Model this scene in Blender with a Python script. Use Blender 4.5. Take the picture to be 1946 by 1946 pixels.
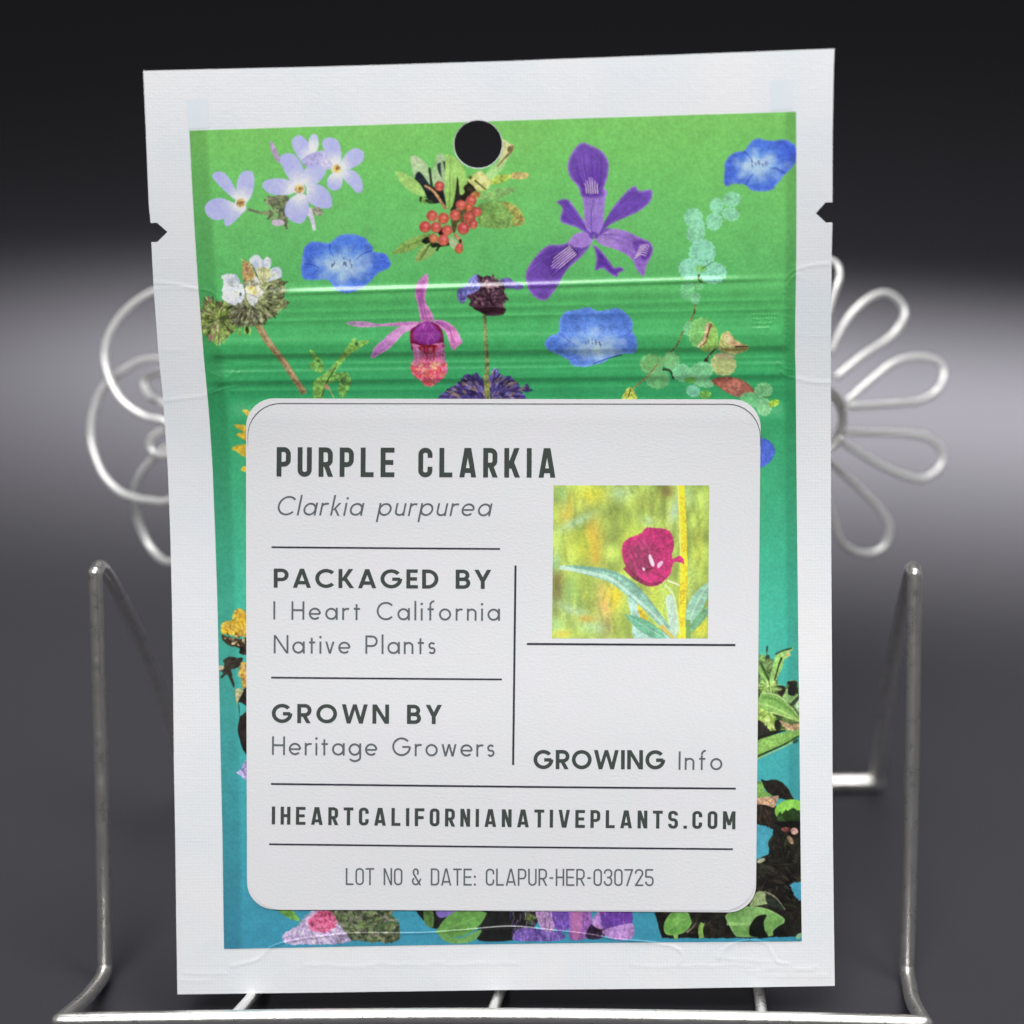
import bpy, math, random
import numpy as np

# ------------------------------------------------------------------ camera, world, lamps, exposure
SC = bpy.context.scene
for o in list(bpy.data.objects):
    bpy.data.objects.remove(o)
COL = SC.collection
PITCH = math.radians(20.0)
CAMZ = 0.1647
FPX, CPX = 4500.0, 973.0
cam_d = bpy.data.cameras.new('camera'); cam = bpy.data.objects.new('camera', cam_d); COL.objects.link(cam)
cam.location = (0, 0, CAMZ); cam.rotation_euler = (math.pi/2-PITCH, 0, 0)
cam_d.sensor_width = 36.0; cam_d.lens = 36.0*FPX/1946.0
cam_d.clip_start = 0.01; cam_d.clip_end = 50.0
cam_d.dof.use_dof = True; cam_d.dof.focus_distance = 0.2955; cam_d.dof.aperture_fstop = 11.0
SC.camera = cam

world = bpy.data.worlds.new('World'); SC.world = world; world.use_nodes = True
wt = world.node_tree; wt.nodes.clear()
wo = wt.nodes.new('ShaderNodeOutputWorld'); wb = wt.nodes.new('ShaderNodeBackground')
wtc = wt.nodes.new('ShaderNodeTexCoord'); wsx = wt.nodes.new('ShaderNodeSeparateXYZ')
wr = wt.nodes.new('ShaderNodeValToRGB'); wm = wt.nodes.new('ShaderNodeMapRange')
wt.links.new(wtc.outputs['Generated'], wsx.inputs[0])
wt.links.new(wsx.outputs['Z'], wm.inputs['Value'])
wm.inputs['From Min'].default_value = -1; wm.inputs['From Max'].default_value = 1
wt.links.new(wm.outputs[0], wr.inputs[0])
wr.color_ramp.elements[0].position = 0.50; wr.color_ramp.elements[0].color = (0.02, 0.02, 0.024, 1)
wr.color_ramp.elements[1].position = 0.85; wr.color_ramp.elements[1].color = (0.55, 0.55, 0.58, 1)
wax = wt.nodes.new('ShaderNodeMath'); wax.operation = 'ABSOLUTE'; wt.links.new(wsx.outputs['X'], wax.inputs[0])
wsd = wt.nodes.new('ShaderNodeMapRange'); wsd.inputs['From Min'].default_value = 0.62; wsd.inputs['From Max'].default_value = 0.98
wsd.inputs['To Max'].default_value = 1.0; wt.links.new(wax.outputs[0], wsd.inputs['Value'])
wmx = wt.nodes.new('ShaderNodeMix'); wmx.data_type = 'RGBA'; wt.links.new(wsd.outputs[0], wmx.inputs['Factor'])
wt.links.new(wr.outputs[0], wmx.inputs['A']); wmx.inputs['B'].default_value = (0.95, 0.94, 0.90, 1)   # bright sides added for the wires to reflect, no walls there
wt.links.new(wmx.outputs['Result'], wb.inputs[0]); wb.inputs[1].default_value = 0.28
wt.links.new(wb.outputs[0], wo.inputs[0])

from mathutils import Vector
def area(name, loc, target, sx, sy, power, col=(1, 1, 1), spread=180):
    d = bpy.data.lights.new(name, 'AREA'); d.shape = 'RECTANGLE'; d.size = sx; d.size_y = sy
    d.energy = power; d.color = col; d.spread = math.radians(spread)
    o = bpy.data.objects.new(name, d); COL.objects.link(o); o.location = loc
    o.rotation_euler = (Vector(target)-Vector(loc)).to_track_quat('-Z', 'Y').to_euler()
    return o
area('key_softbox', (-0.10, -0.22, 0.66), (0, 0.28, 0.150), 0.50, 0.36, 0.645, (1.0, 0.99, 0.985), 38)
strip = strip = area('rear_strip', (0.24, 0.505, 0.215), (0.24, 0.490, 0.0), 0.72, 0.04, 2.6, (1.0, 0.985, 0.945), 66)
strip.rotation_euler.z -= 0.22
area('overhead_softbox', (0.05, 0.36, 0.70), (0, 0.31, 0.0), 0.6, 0.12, 0.42, (1.0, 0.99, 0.97), 50)

SC.view_settings.view_transform = 'Standard'; SC.view_settings.look = 'None'
SC.view_settings.exposure = 0.0; SC.view_settings.gamma = 1.0; SC.view_settings.use_curve_mapping = False
SC.render.engine = 'CYCLES'

# ------------------------------------------------------------------ helpers
SP, CP = math.sin(PITCH), math.cos(PITCH)
def cam2world(P):
    P = np.asarray(P, float)
    d = -P[..., 2]
    return np.stack([P[..., 0], P[..., 1]*SP + d*CP, CAMZ + P[..., 1]*CP - d*SP], -1)
def at(px, py, Z):
    """real point seen at this picture position when it stands Z metres along the lens axis"""
    return cam2world(np.array([(px-CPX)/FPX*Z, -(py-CPX)/FPX*Z, -Z]))

def prop(o, label=None, cat=None, group=None, kind=None):
    if label: o['label'] = label
    if cat: o['category'] = cat
    if group: o['group'] = group
    if kind: o['kind'] = kind
    return o

def empty(name, loc):
    o = bpy.data.objects.new(name, None); COL.objects.link(o); o.location = loc
    o.empty_display_size = 0.01
    return o

ROOTS = {}
def make_mesh(name, V, F, mat, parent=None, col=None, smooth=True, puv=None):
    """V (n,3) world coordinates; F (m,4) or list of (m,3)/(m,4) arrays"""
    V = np.asarray(V, np.float64)
    off = np.zeros(3)
    p = parent
    while p is not None:
        off = off + np.array(p.location); p = p.parent
    V = V-off
    Fs = F if isinstance(F, list) else [F]
    Fs = [np.asarray(f, np.int32) for f in Fs if len(f)]
    me = bpy.data.meshes.new(name)
    me.vertices.add(len(V)); me.vertices.foreach_set('co', V.astype(np.float32).ravel())
    nl = sum(f.size for f in Fs); npl = sum(len(f) for f in Fs)
    me.loops.add(nl); me.polygons.add(npl)
    me.loops.foreach_set('vertex_index', np.concatenate([f.ravel() for f in Fs]))
    tot = np.concatenate([np.full(len(f), f.shape[1], np.int32) for f in Fs])
    st = np.concatenate([[0], np.cumsum(tot)[:-1]]).astype(np.int32)
    me.polygons.foreach_set('loop_start', st)
    me.polygons.foreach_set('use_smooth', np.full(npl, smooth))
    if col is not None:
        a = me.color_attributes.new('print_ink', 'FLOAT_COLOR', 'POINT')
        c4 = np.ones((len(V), 4), np.float32); c4[:, :3] = col
        a.data.foreach_set('color', c4.ravel())
    if puv is not None:
        a = me.attributes.new('sheet_pos', 'FLOAT_VECTOR', 'POINT')
        a.data.foreach_set('vector', np.asarray(puv, np.float32).ravel())
    me.update(calc_edges=True); me.validate()
    me.materials.append(mat)
    o = bpy.data.objects.new(name, me); COL.objects.link(o)
    if parent is not None: o.parent = parent
    return o

def new_mat(name):
    m = bpy.data.materials.new(name); m.use_nodes = True
    nt = m.node_tree; b = nt.nodes['Principled BSDF']
    return m, nt, b

def catmull(P, n, closed=False):
    P = np.asarray(P, float); m = len(P); out = []
    segs = m if closed else m-1
    for i in range(segs):
        if closed: p0, p1, p2, p3 = P[(i-1) % m], P[i], P[(i+1) % m], P[(i+2) % m]
        else: p0, p1, p2, p3 = P[max(i-1, 0)], P[i], P[i+1], P[min(i+2, m-1)]
        t = np.linspace(0, 1, n, endpoint=False)[:, None]
        out.append(0.5*((2*p1)+(-p0+p2)*t+(2*p0-5*p1+4*p2-p3)*t*t+(-p0+3*p1-3*p2+p3)*t**3))
    if not closed: out.append(P[-1:])
    return np.concatenate(out)

def tube(P, r, sides=14, closed=False, caps=True):
    """round wire along the points P: returns V, quads, tris"""
    P = np.asarray(P, float); n = len(P)
    r = np.broadcast_to(np.asarray(r, float), (n,)).copy()
    if caps and not closed:       # rounded ends
        d0 = P[0]-P[1]; d0 /= np.linalg.norm(d0); d1 = P[-1]-P[-2]; d1 /= np.linalg.norm(d1)
        ca = np.radians([80, 60, 38, 18])
        A = [P[0]+d0*r[0]*math.sin(a) for a in ca]; ra = [r[0]*math.cos(a) for a in ca]
        B = [P[-1]+d1*r[-1]*math.sin(a) for a in ca[::-1]]; rb = [r[-1]*math.cos(a) for a in ca[::-1]]
        P = np.concatenate([A, P, B]); r = np.concatenate([ra, r, rb]); n = len(P)
    T = np.gradient(P, axis=0)
    if closed: T = np.roll(P, -1, 0)-np.roll(P, 1, 0)
    T /= np.linalg.norm(T, axis=1)[:, None]+1e-12
    up = np.array([0, 0, 1.0]) if abs(T[0][2]) < 0.9 else np.array([1.0, 0, 0])
    N = np.cross(T[0], up); N /= np.linalg.norm(N)
    a = np.linspace(0, 2*math.pi, sides, endpoint=False)
    V = []
    for i in range(n):
        N = N-T[i]*np.dot(N, T[i]); N /= np.linalg.norm(N)+1e-12
        B = np.cross(T[i], N)
        V.append(P[i]+r[i]*(np.cos(a)[:, None]*N+np.sin(a)[:, None]*B))
    V = np.concatenate(V); Q = []
    for i in range(n if closed else n-1):
        i2 = (i+1) % n
        for k in range(sides):
            k2 = (k+1) % sides
            Q.append((i*sides+k, i*sides+k2, i2*sides+k2, i2*sides+k))
    T3 = []
    if not closed:
        V = np.concatenate([V, P[:1], P[-1:]])
        for k in range(sides):
            k2 = (k+1) % sides
            T3.append((n*sides, k2, k)); T3.append((n*sides+1, (n-1)*sides+k, (n-1)*sides+k2))
    return V, np.array(Q), np.array(T3, np.int32).reshape(-1, 3)

def wire(name, P, r, mat, parent, smooth_n=0, closed=False, sides=14):
    P = np.asarray(P, float)
    if smooth_n: P = catmull(P, smooth_n, closed)
    V, Q, T3 = tube(P, r, sides, closed)
    return make_mesh(name, V, [Q, T3], mat, parent)

# ------------------------------------------------------------------ table top
m_table, nt, b = new_mat('black_table')
b.inputs['Base Color'].default_value = (0.048, 0.047, 0.0545, 1)
b.inputs['Specular IOR Level'].default_value = 0.03
tc = nt.nodes.new('ShaderNodeTexCoord'); nz = nt.nodes.new('ShaderNodeTexNoise')
nz.inputs['Scale'].default_value = 900; nz.inputs['Detail'].default_value = 4
nt.links.new(tc.outputs['Object'], nz.inputs['Vector'])
mr = nt.nodes.new('ShaderNodeMapRange'); mr.inputs['To Min'].default_value = 0.55; mr.inputs['To Max'].default_value = 0.75
nt.links.new(nz.outputs['Fac'], mr.inputs['Value']); nt.links.new(mr.outputs[0], b.inputs['Roughness'])
bp = nt.nodes.new('ShaderNodeBump'); bp.inputs['Strength'].default_value = 0.25; bp.inputs['Distance'].default_value = 0.0002
nt.links.new(nz.outputs['Fac'], bp.inputs['Height']); nt.links.new(bp.outputs[0], b.inputs['Normal'])
gx = np.linspace(-4, 4, 9); gy = np.linspace(-1.0, 6, 9)
V = np.array([(x, y, 0) for y in gy for x in gx])
Q = np.array([(j*9+i, j*9+i+1, (j+1)*9+i+1, (j+1)*9+i) for j in range(8) for i in range(8)])
tb = make_mesh('tabletop', V, Q, m_table)
prop(tb, 'dark charcoal tabletop with a soft light sheen under the wire easel', 'table', kind='structure')

# ------------------------------------------------------------------ wire easel
m_wire, nt, b = new_mat('nickel_wire')
b.inputs['Base Color'].default_value = (0.90, 0.885, 0.85, 1); b.inputs['Metallic'].default_value = 0.93
tc = nt.nodes.new('ShaderNodeTexCoord'); nz = nt.nodes.new('ShaderNodeTexNoise')
nz.inputs['Scale'].default_value = 700; nz.inputs['Detail'].default_value = 3
nt.links.new(tc.outputs['Object'], nz.inputs['Vector'])
mr = nt.nodes.new('ShaderNodeMapRange'); mr.inputs['To Min'].default_value = 0.20; mr.inputs['To Max'].default_value = 0.40
nt.links.new(nz.outputs['Fac'], mr.inputs['Value']); nt.links.new(mr.outputs[0], b.inputs['Roughness'])
bp = nt.nodes.new('ShaderNodeBump'); bp.inputs['Strength'].default_value = 0.12; bp.inputs['Distance'].default_value = 0.0003
nt.links.new(nz.outputs['Fac'], bp.inputs['Height']); nt.links.new(bp.outputs[0], b.inputs['Normal'])

m_satin, nt, b = new_mat('satin_wire')
b.inputs['Base Color'].default_value = (0.82, 0.82, 0.81, 1); b.inputs['Metallic'].default_value = 0.42
tc = nt.nodes.new('ShaderNodeTexCoord'); nz = nt.nodes.new('ShaderNodeTexNoise'); nz.inputs['Scale'].default_value = 500
nt.links.new(tc.outputs['Object'], nz.inputs['Vector'])
mr = nt.nodes.new('ShaderNodeMapRange'); mr.inputs['To Min'].default_value = 0.24; mr.inputs['To Max'].default_value = 0.40
nt.links.new(nz.outputs['Fac'], mr.inputs['Value']); nt.links.new(mr.outputs[0], b.inputs['Roughness'])

ZR, ZP, ZT, ZB = 0.2875, 0.311, 0.304, 0.363       # rail, post foot, post top, rear bar
VP = np.array([1305., 950.])                        # where the ledge wires run to
easel = empty('wire_easel', tuple(at(960, 1855, ZP)*np.array([1, 1, 0])))
prop(easel, 'silver wire easel with flower ornament holding up the seed packet', 'easel')
R1 = 0.00094
rail = [at(x, y, ZR) for x, y in [(114, 1940), (300, 1937), (620, 1933), (950, 1931.5), (1280, 1935), (1560, 1940), (1757, 1945)]]
wire('front_rail', rail, 0.00100, m_wire, easel, 10)
for xr_, yr_, xf, yf, xt, yt_, xb in ((114, 1940, 200, 1855, 181, 1089, 362), (1757, 1945, 1723, 1858, 1738, 1091, 1664)):
    foot, top, rl = at(xf, yf, ZP), at(xt, yt_, ZT), at(xr_, yr_, ZR)
    wire('ledge_arm', [rl, rl+(foot-rl)*.45+np.array([.0004 if xf < 900 else -.0004, 0, 0]), rl+(foot-rl)*.84], R1, m_wire, easel, 8)
    mid = [rl+(foot-rl)*.82, rl+(foot-rl)*.92+(top-foot)*.004, foot+(top-foot)*.022, foot+(top-foot)*.05]
    mid += [at(xf+(xt-xf)*t+2.5*math.sin(t*math.pi), yf+(yt_-yf)*t, ZP+(ZT-ZP)*t) for t in (.12, .3, .5, .72, .9, 1)]
    wire('front_post', mid, R1, m_wire, easel, 8)
    wire('back_leg', [at(xt, yt_, ZT), at(xt+(xb-xt)*.12, yt_+3, ZT+(ZB-ZT)*.14), at(xt+(xb-xt)*.55, yt_+(1480-yt_)*.42, ZT+(ZB-ZT)*.55), at(xb, 1484, ZB)], R1, m_wire, easel, 8)
wire('rear_bar', [at(362, 1486, ZB), at(700, 1489, ZB), at(1300, 1490, ZB), at(1664, 1487, ZB)], 0.00125, m_wire, easel, 6)
wire('ledge_bar', [at(440, 1850, ZP), at(700, 1850, ZP), at(1200, 1850, ZP), at(1440, 1852, ZP)], 0.0008, m_wire, easel, 6)
for xr_ in (444, 932, 1449):
    pr = np.array([xr_, 1934.]); P = []
    for Z in (ZR, ZR+.008, ZP):
        q = VP+(pr-VP)*ZR/Z; P.append(at(q[0], q[1], Z))
    wire('ledge_wire', P, 0.00072, m_wire, easel, 4)
# upright wires behind the packet that carry the two ornaments
RO = 0.00050
wire('back_support', [at(620, 1488, ZB), at(600, 1250, .345), at(520, 980, .338), at(430, 880, .335)], 0.0007, m_wire, easel, 10)
wire('back_support', [at(1330, 1488, ZB), at(1350, 1250, .345), at(1450, 960, .338), at(1545, 830, .331)], 0.0007, m_wire, easel, 10)
wire('back_support', [at(430, 880, .335), at(700, 1000, .325), at(1250, 1000, .325), at(1545, 830, .331)], 0.0007, m_wire, easel, 10)

def cc(ox, oy, s):
    return lambda pts: [(ox+s*x, oy+s*y) for x, y in pts]
cRt = cc(1500, 450, .41408)
FC = (1551, 797)
flower = empty('flower_ornament', (0, 0, 0)); flower.parent = easel
flower.location = Vector(at(FC[0], FC[1], .332))-easel.location
petals = [
 [(195, 520), (260, 385), (340, 296), (430, 262), (495, 285), (528, 345), (500, 425), (440, 475), (340, 545), (215, 645)],
 [(270, 745), (380, 655), (480, 580), (590, 548), (680, 572), (712, 630), (680, 705), (600, 748), (480, 768), (280, 780)],
 [(255, 900), (400, 900), (560, 904), (650, 926), (706, 985), (690, 1060), (620, 1108), (540, 1105), (420, 1045), (235, 935)],
 [(160, 1010), (300, 1133), (400, 1235), (455, 1325), (435, 1415), (370, 1456), (285, 1435), (215, 1355), (150, 1060)],
]
PRG = np.random.RandomState(7)
def petal(pts, dz=0.0):
    n = len(pts); P = []; pts = [(x+PRG.uniform(-2.2, 2.2), y+PRG.uniform(-2.2, 2.2)) for x, y in pts]
    for i, (x, y) in enumerate(pts):
        t = i/(n-1)
        P.append(at(x, y, (.332+dz)+.006*math.sin(t*math.pi)))
    return wire('petal', P, RO, m_satin, flower, 10)
for i, p in enumerate(petals): petal(cRt(p), [.008, .006, .010, .009][i])
petal([(1545, 740), (1549, 650), (1548, 585), (1547, 540), (1556, 508), (1574, 494), (1591, 504), (1597, 526), (1589, 549), (1574, 590), (1563, 650), (1556, 740)], -.004)
for ang, L in ((118, 262), (150, 262), (183, 255), (216, 250), (250, 245)):
    a = math.radians(ang); pts = []
    for u, w in ((52, -16), (110, -26), (170, -40), (220, -44), (255, -30), (1.0*L, 0), (255, 30), (220, 44), (170, 40), (110, 26), (52, 16)):
        u = u*L/272.
        pts.append((FC[0]+u*math.cos(a)+w*math.sin(a), FC[1]-u*math.sin(a)+w*math.cos(a)))
    petal(pts, .006)
sp = []
for k in range(150):
    a = k/150*2*math.pi*3.2+.6; rr = 52+8*math.sin(a*.31+.5)
    sp.append(at(FC[0]+2.5*math.sin(a*.7)+rr*math.cos(a), FC[1]+rr*1.12*math.sin(a), .3235+k*.00004))
wire('centre_coil', sp, RO*.62, m_wire, flower)

cLt = cc(130, 480, .36232)
scroll = empty('scroll_ornament', (0, 0, 0)); scroll.parent = easel
scroll.location = Vector(at(380, 830, .334))-easel.location
loops = [
 [(900, 500), (700, 260), (560, 190), (445, 207), (350, 262), (262, 350), (206, 450), (190, 540), (202, 622), (242, 720), (304, 800), (400, 860), (505, 885), (690, 960)],
 [(690, 960), (600, 640), (540, 570), (470, 557), (400, 563), (330, 592), (235, 657), (168, 733), (128, 850), (118, 950), (132, 1042), (182, 1162), (262, 1250), (350, 1287), (430, 1300), (525, 1300), (640, 1220), (690, 960)],
 [(690, 960), (560, 650), (485, 637), (432, 642), (400, 672), (404, 722), (440, 766), (495, 788), (690, 960)],
 [(690, 960), (600, 900), (505, 927), (450, 960), (426, 1000), (440, 1040), (480, 1062), (515, 1062), (620, 1030), (690, 960)],
 [(690, 960), (520, 1020), (405, 1120), (352, 1220), (350, 1320), (370, 1420), (420, 1530), (480, 1600), (540, 1622), (640, 1560), (720, 1300), (690, 960)],
]
for i, lp in enumerate(loops):
    pts = cLt(lp); n = len(pts)
    P = [at(x, y, (.334)+[.004, .009, .012, .004, .013][i]*math.sin(j/(n-1)*math.pi)) for j, (x, y) in enumerate(pts)]
    wire('scroll_loop', P, RO*1.05, m_satin, scroll, 10)
wire('back_support', [at(380, 828, .334), at(430, 880, .335)], 0.0007, m_wire, easel)

# ------------------------------------------------------------------ packet surface (a gently bent sheet)
PO = np.array([-6.03977060e-04, -6.01465452e-02, -2.97794385e-01])
def rodr(r):
    a = np.linalg.norm(r); k = r/a; K = np.array([[0, -k[2], k[1]], [k[2], 0, -k[0]], [-k[1], k[0], 0]])
    return np.eye(3)+math.sin(a)*K+(1-math.cos(a))*K@K
PR = rodr(np.array([4.69764633e-03, -3.89853219e-02, 1.96210804e-02]))
PH = 1.16158782e-01
_s = np.linspace(-.06, 1.06, 561)
_phi = np.interp(_s, np.linspace(0, 1, 7), [-1.57e-03, 0, -2.91e-02, 7.86e-02, .275, .245, .13])
_k = np.exp(-0.5*(np.arange(-60, 61)/22.)**2); _k /= _k.sum()
_phi = np.convolve(np.pad(_phi, 60, mode='edge'), _k, 'valid')
_ds = PH*(_s[1]-_s[0])
_yc = np.concatenate([[0], np.cumsum(np.cos((_phi[1:]+_phi[:-1])/2)*_ds)])
_zc = np.concatenate([[0], np.cumsum(np.sin((_phi[1:]+_phi[:-1])/2)*_ds)])
_i0 = np.argmin(abs(_s)); _yc -= _yc[_i0]; _zc -= _zc[_i0]
def surf(px, py):
    """point and normal (world) of the packet sheet behind picture position px,py"""
    px = np.asarray(px, float); py = np.asarray(py, float)
    D = np.stack([(px-CPX)/FPX, -(py-CPX)/FPX, -np.ones_like(px)], -1)
    o = -PO@PR; d = D@PR
    t = -o[2]/d[..., 2]
    for _ in range(8):
        y = o[1]+t*d[..., 1]
        t = (np.interp(y, _yc, _zc)-o[2])/d[..., 2]
    y = o[1]+t*d[..., 1]
    ph = np.interp(y, _yc, _phi)
    n = np.stack([np.zeros_like(ph), -np.sin(ph), np.cos(ph)], -1)@PR.T
    P = cam2world(D*t[..., None])
    N = np.stack([n[..., 0], n[..., 1]*SP-n[..., 2]*CP, n[..., 1]*CP+n[..., 2]*SP], -1)
    return P, N

# outlines measured on the print, in picture units
LE = np.array([(272, 134), (282.5, 390), (286, 424)]); 
LEFT = [(272, 134.5), (277, 250), (282.5, 390), (286, 424), (298, 423.5), (318, 441), (298, 460.5), (287.3, 460.5), (291.9, 549), (301.7, 680), (309, 748.5), (312.5, 799), (318.8, 893), (323.5, 1017), (326.6, 1141.6), (329, 1300), (330.5, 1467), (333, 1601), (335, 1768), (336.8, 1890)]
RIGHT = [(1586, 92.4), (1584.4, 132), (1582.3, 256), (1582, 384.6), (1569, 384.6), (1550.5, 405.4), (1569.8, 423.4), (1582, 423.4), (1580.6, 483), (1579.7, 598), (1579, 701), (1579, 856), (1579.7, 1042.7), (1580.7, 1198), (1581.5, 1317), (1582, 1434), (1583, 1601), (1585, 1768), (1586.5, 1873.7)]
BOT = [(1270, 1879), (954, 1881.5), (640, 1886)]
TOP = [(620, 126.5), (950, 116.5), (1270, 104.5)]
def densify(P, step=12.0, closed=True):
    P = [np.array(p, float) for p in P]; out = []
    n = len(P)
    for i in range(n if closed else n-1):
        a, b_ = P[i], P[(i+1) % n]; k = max(1, int(np.linalg.norm(b_-a)/step))
        for j in range(k): out.append(a+(b_-a)*j/k)
    if not closed: out.append(P[-1])
    return np.array(out)
POUCH = np.array(LEFT+BOT[::-1]+RIGHT[::-1]+TOP[::-1], float)
HC = np.array([908.5, 274.0]); HR = 45.5

PLx = (np.array([248, 324, 419, 535, 680, 770, 800, 893, 1017, 1142, 1297, 1467, 1601, 1804.]), np.array([359.8, 363.4, 368.7, 376, 387.5, 396, 398.2, 404.2, 409, 413.2, 416.5, 420, 423, 425.6]))
PRx = (np.array([212, 324, 432, 505, 598, 669, 701, 856, 981, 1136, 1260, 1333, 1500, 1668, 1789.]), np.array([1512.7, 1513.4, 1513.4, 1512.9, 1511.4, 1511, 1512, 1513.2, 1514.5, 1516.2, 1517.6, 1518.5, 1520.3, 1522, 1523.7]))
def panel_l(y): return np.interp(y, *PLx)
def panel_r(y): return np.interp(y, *PRx)

def rrect(tl, tr, br, bl, r, bulge=0.0, n=10):
    C = [np.array(c, float) for c in (tl, tr, br, bl)]; out = []
    for i in range(4):
        p, c, q = C[(i-1) % 4], C[i], C[(i+1) % 4]
        a = c+(p-c)/np.linalg.norm(p-c)*r; e = c+(q-c)/np.linalg.norm(q-c)*r
        ctr = a+(e-c)
        for t in np.linspace(0, math.pi/2, n):
            out.append(ctr+(a-ctr)*math.cos(t)+(e-ctr)*math.sin(t))
    return np.array(out)
LAB_LOW = rrect((468.5, 756.5), (1445.5, 758.5), (1436, 1733), (470.5, 1727), 52)
LAB_TOP = rrect((472.0, 766.0), (1444.8, 767.5), (1435.5, 1729.5), (472.5, 1727.5), 62)

def inside(X, Y, poly):
    r = np.zeros(X.shape, bool); n = len(poly)
    for i in range(n):
        x0, y0 = poly[i]; x1, y1 = poly[(i+1) % n]
        if y0 == y1: continue
        c = ((y0 > Y) != (y1 > Y)) & (X < (x1-x0)*(Y-y0)/(y1-y0)+x0)
        r ^= c
    return r
def dist_poly(X, Y, poly, closed=True):
    poly = np.asarray(poly, float); n = len(poly); best = np.full(X.shape, 1e9)
    bx = X.copy(); by = Y.copy()
    for i in range(n if closed else n-1):
        a = poly[i]; e = poly[(i+1) % n]-a; L = (e**2).sum()
        if L == 0: continue
        t = np.clip(((X-a[0])*e[0]+(Y-a[1])*e[1])/L, 0, 1)
        qx = a[0]+t*e[0]; qy = a[1]+t*e[1]; d = np.hypot(X-qx, Y-qy)
        m = d < best; best = np.where(m, d, best); bx = np.where(m, qx, bx); by = np.where(m, qy, by)
    return best, bx, by

# value noise on a raster
def vnoise(h, w, cell, seed):
    rg = np.random.RandomState(seed); gh, gw = int(h/cell)+3, int(w/cell)+3
    g = rg.rand(gh, gw); y = np.arange(h)/cell; x = np.arange(w)/cell
    yi = y.astype(int); xi = x.astype(int); fy = y-yi; fx = x-xi
    fy = (fy*fy*(3-2*fy))[:, None]; fx = (fx*fx*(3-2*fx))[None]
    return (g[yi][:, xi]*(1-fx)+g[yi][:, xi+1]*fx)*(1-fy)+(g[yi+1][:, xi]*(1-fx)+g[yi+1][:, xi+1]*fx)*fy

# relief of the pouch (millimetres), as a raster over the picture grid and sampled bilinearly
RH = RW = 1946
_y, _x = np.mgrid[0:RH, 0:RW].astype(np.float32)
REL = np.zeros((RH, RW), np.float32)
SMO = np.zeros((RH, RW), np.float32)
def sstep(a, b_, v):
    t = np.clip((v-a)/(b_-a), 0, 1); return t*t*(3-2*t)
_pl = np.interp(np.arange(RH), *PLx).astype(np.float32)[:, None]; _pr = np.interp(np.arange(RH), *PRx).astype(np.float32)[:, None]
_in = sstep(30, 52, _x-_pl)*sstep(14, 30, _pr-_x)                     # inside the two side seals
_u = (_x-(_pl+_pr)/2)/((_pr-_pl)/2)
SMO += 0.75*np.clip(1-_u*_u, 0, 1)**1.0*sstep(700, 1000, _y)*sstep(1800, 1350, _y)
SMO += 0.16*_in*sstep(745, 800, _y)*sstep(1800, 1760, _y)
SMO += 0.10*(vnoise(RH, RW, 170, 5)-.5)*sstep(120, 300, _y)
# zip closure: long shallow ridges
def ridge(y950, slope, A, sg, x0, x1, f=50., asym=1.0):
    yv = _y-y950-slope*(_x-950)
    s_ = np.where(yv < 0, sg*asym, sg)
    return A*np.exp(-(yv/s_)**2)*sstep(x0-f/2, x0+f/2, _x)*sstep(x1+f/2, x1-f/2, _x)
for a in ((544, -.0295, .20, 4.5, 520, 1440, 240., 1.5), (583, -.026, .055, 5, 440, 1490, 60.), (600, -.024, .05, 4, 420, 1490, 60.), (622, -.021, .03, 6, 420, 1490, 60.),
          (560, -.027, .10, 13, 420, 1490, 60.), (642, -.019, .14, 15, 410, 1490, 40.), (663, -.0153, .40, 10, 402, 1494, 26., 3.2), (688, -.0150, .055, 4.5, 410, 1492, 40.), (700, -.0150, .04, 4, 410, 1492, 40.), (716, -.0120, .32, 9, 405, 1494, 30., 2.6), (738, -.010, .05, 5, 410, 1492, 40.)):
    REL += ridge(*a)
REL += 0.10*sstep(36, 50, _x-_pl)*sstep(16, 28, _pr-_x)*sstep(535, 560, _y)*sstep(760, 740, _y)
REL -= .30*sstep(565, 735, _y+.02*(_x-950))*sstep(800, 760, _y)*_in
_st = vnoise(RH, 8, 6, 21)[:, :1].astype(np.float32); REL += .022*(_st-.5)*sstep(560, 580, _y)*sstep(760, 740, _y)*_in
def crease(pts, A, sg):
    pts = np.array(pts, float); x0, y0 = pts.min(0)-4*sg; x1, y1 = pts.max(0)+4*sg
    sl = (slice(int(y0), int(y1)+1), slice(int(x0), int(x1)+1))
    d, _, _ = dist_poly(_x[sl].astype(float), _y[sl].astype(float), catmull(pts, 6), False)
    REL[sl] += (A*np.exp(-(d/sg)**2)).astype(np.float32)
crease([(291, 537), (330, 540), (372, 549), (398, 553), (410, 562), (416, 572)], .045, 2.6)
crease([(290, 550), (330, 548), (376, 549)], .03, 1.8)
crease([(298, 668), (325, 666), (356, 667)], .025, 1.5)
crease([(311, 762), (350, 757), (385, 753), (402, 747), (425, 739), (450, 735)], .045, 2.6)
crease([(396, 745), (425, 725), (450, 700)], .03, 3)
crease([(388, 655), (400, 680), (440, 690), (480, 690)], .03, 4)
crease([(385, 700), (420, 715), (455, 708)], .03, 3)
crease([(1493, 532), (1502, 518), (1525, 509), (1552, 503), (1581, 502)], .05, 2.6)
crease([(1494, 545), (1502, 532), (1516, 520)], .04, 2.4)
crease([(1512, 634), (1545, 638), (1578, 636)], .02, 1.5)
crease([(1484, 706), (1494, 715), (1510, 719), (1545, 726), (1578, 727)], .05, 2.8)
crease([(1478, 690), (1492, 700), (1508, 704)], .03, 3)
for k in range(7):
    yy = 556+k*15; crease([(1491, yy), (1497, yy+5), (1493, yy+11), (1499, yy+16)], .03, 2.0)
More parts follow.
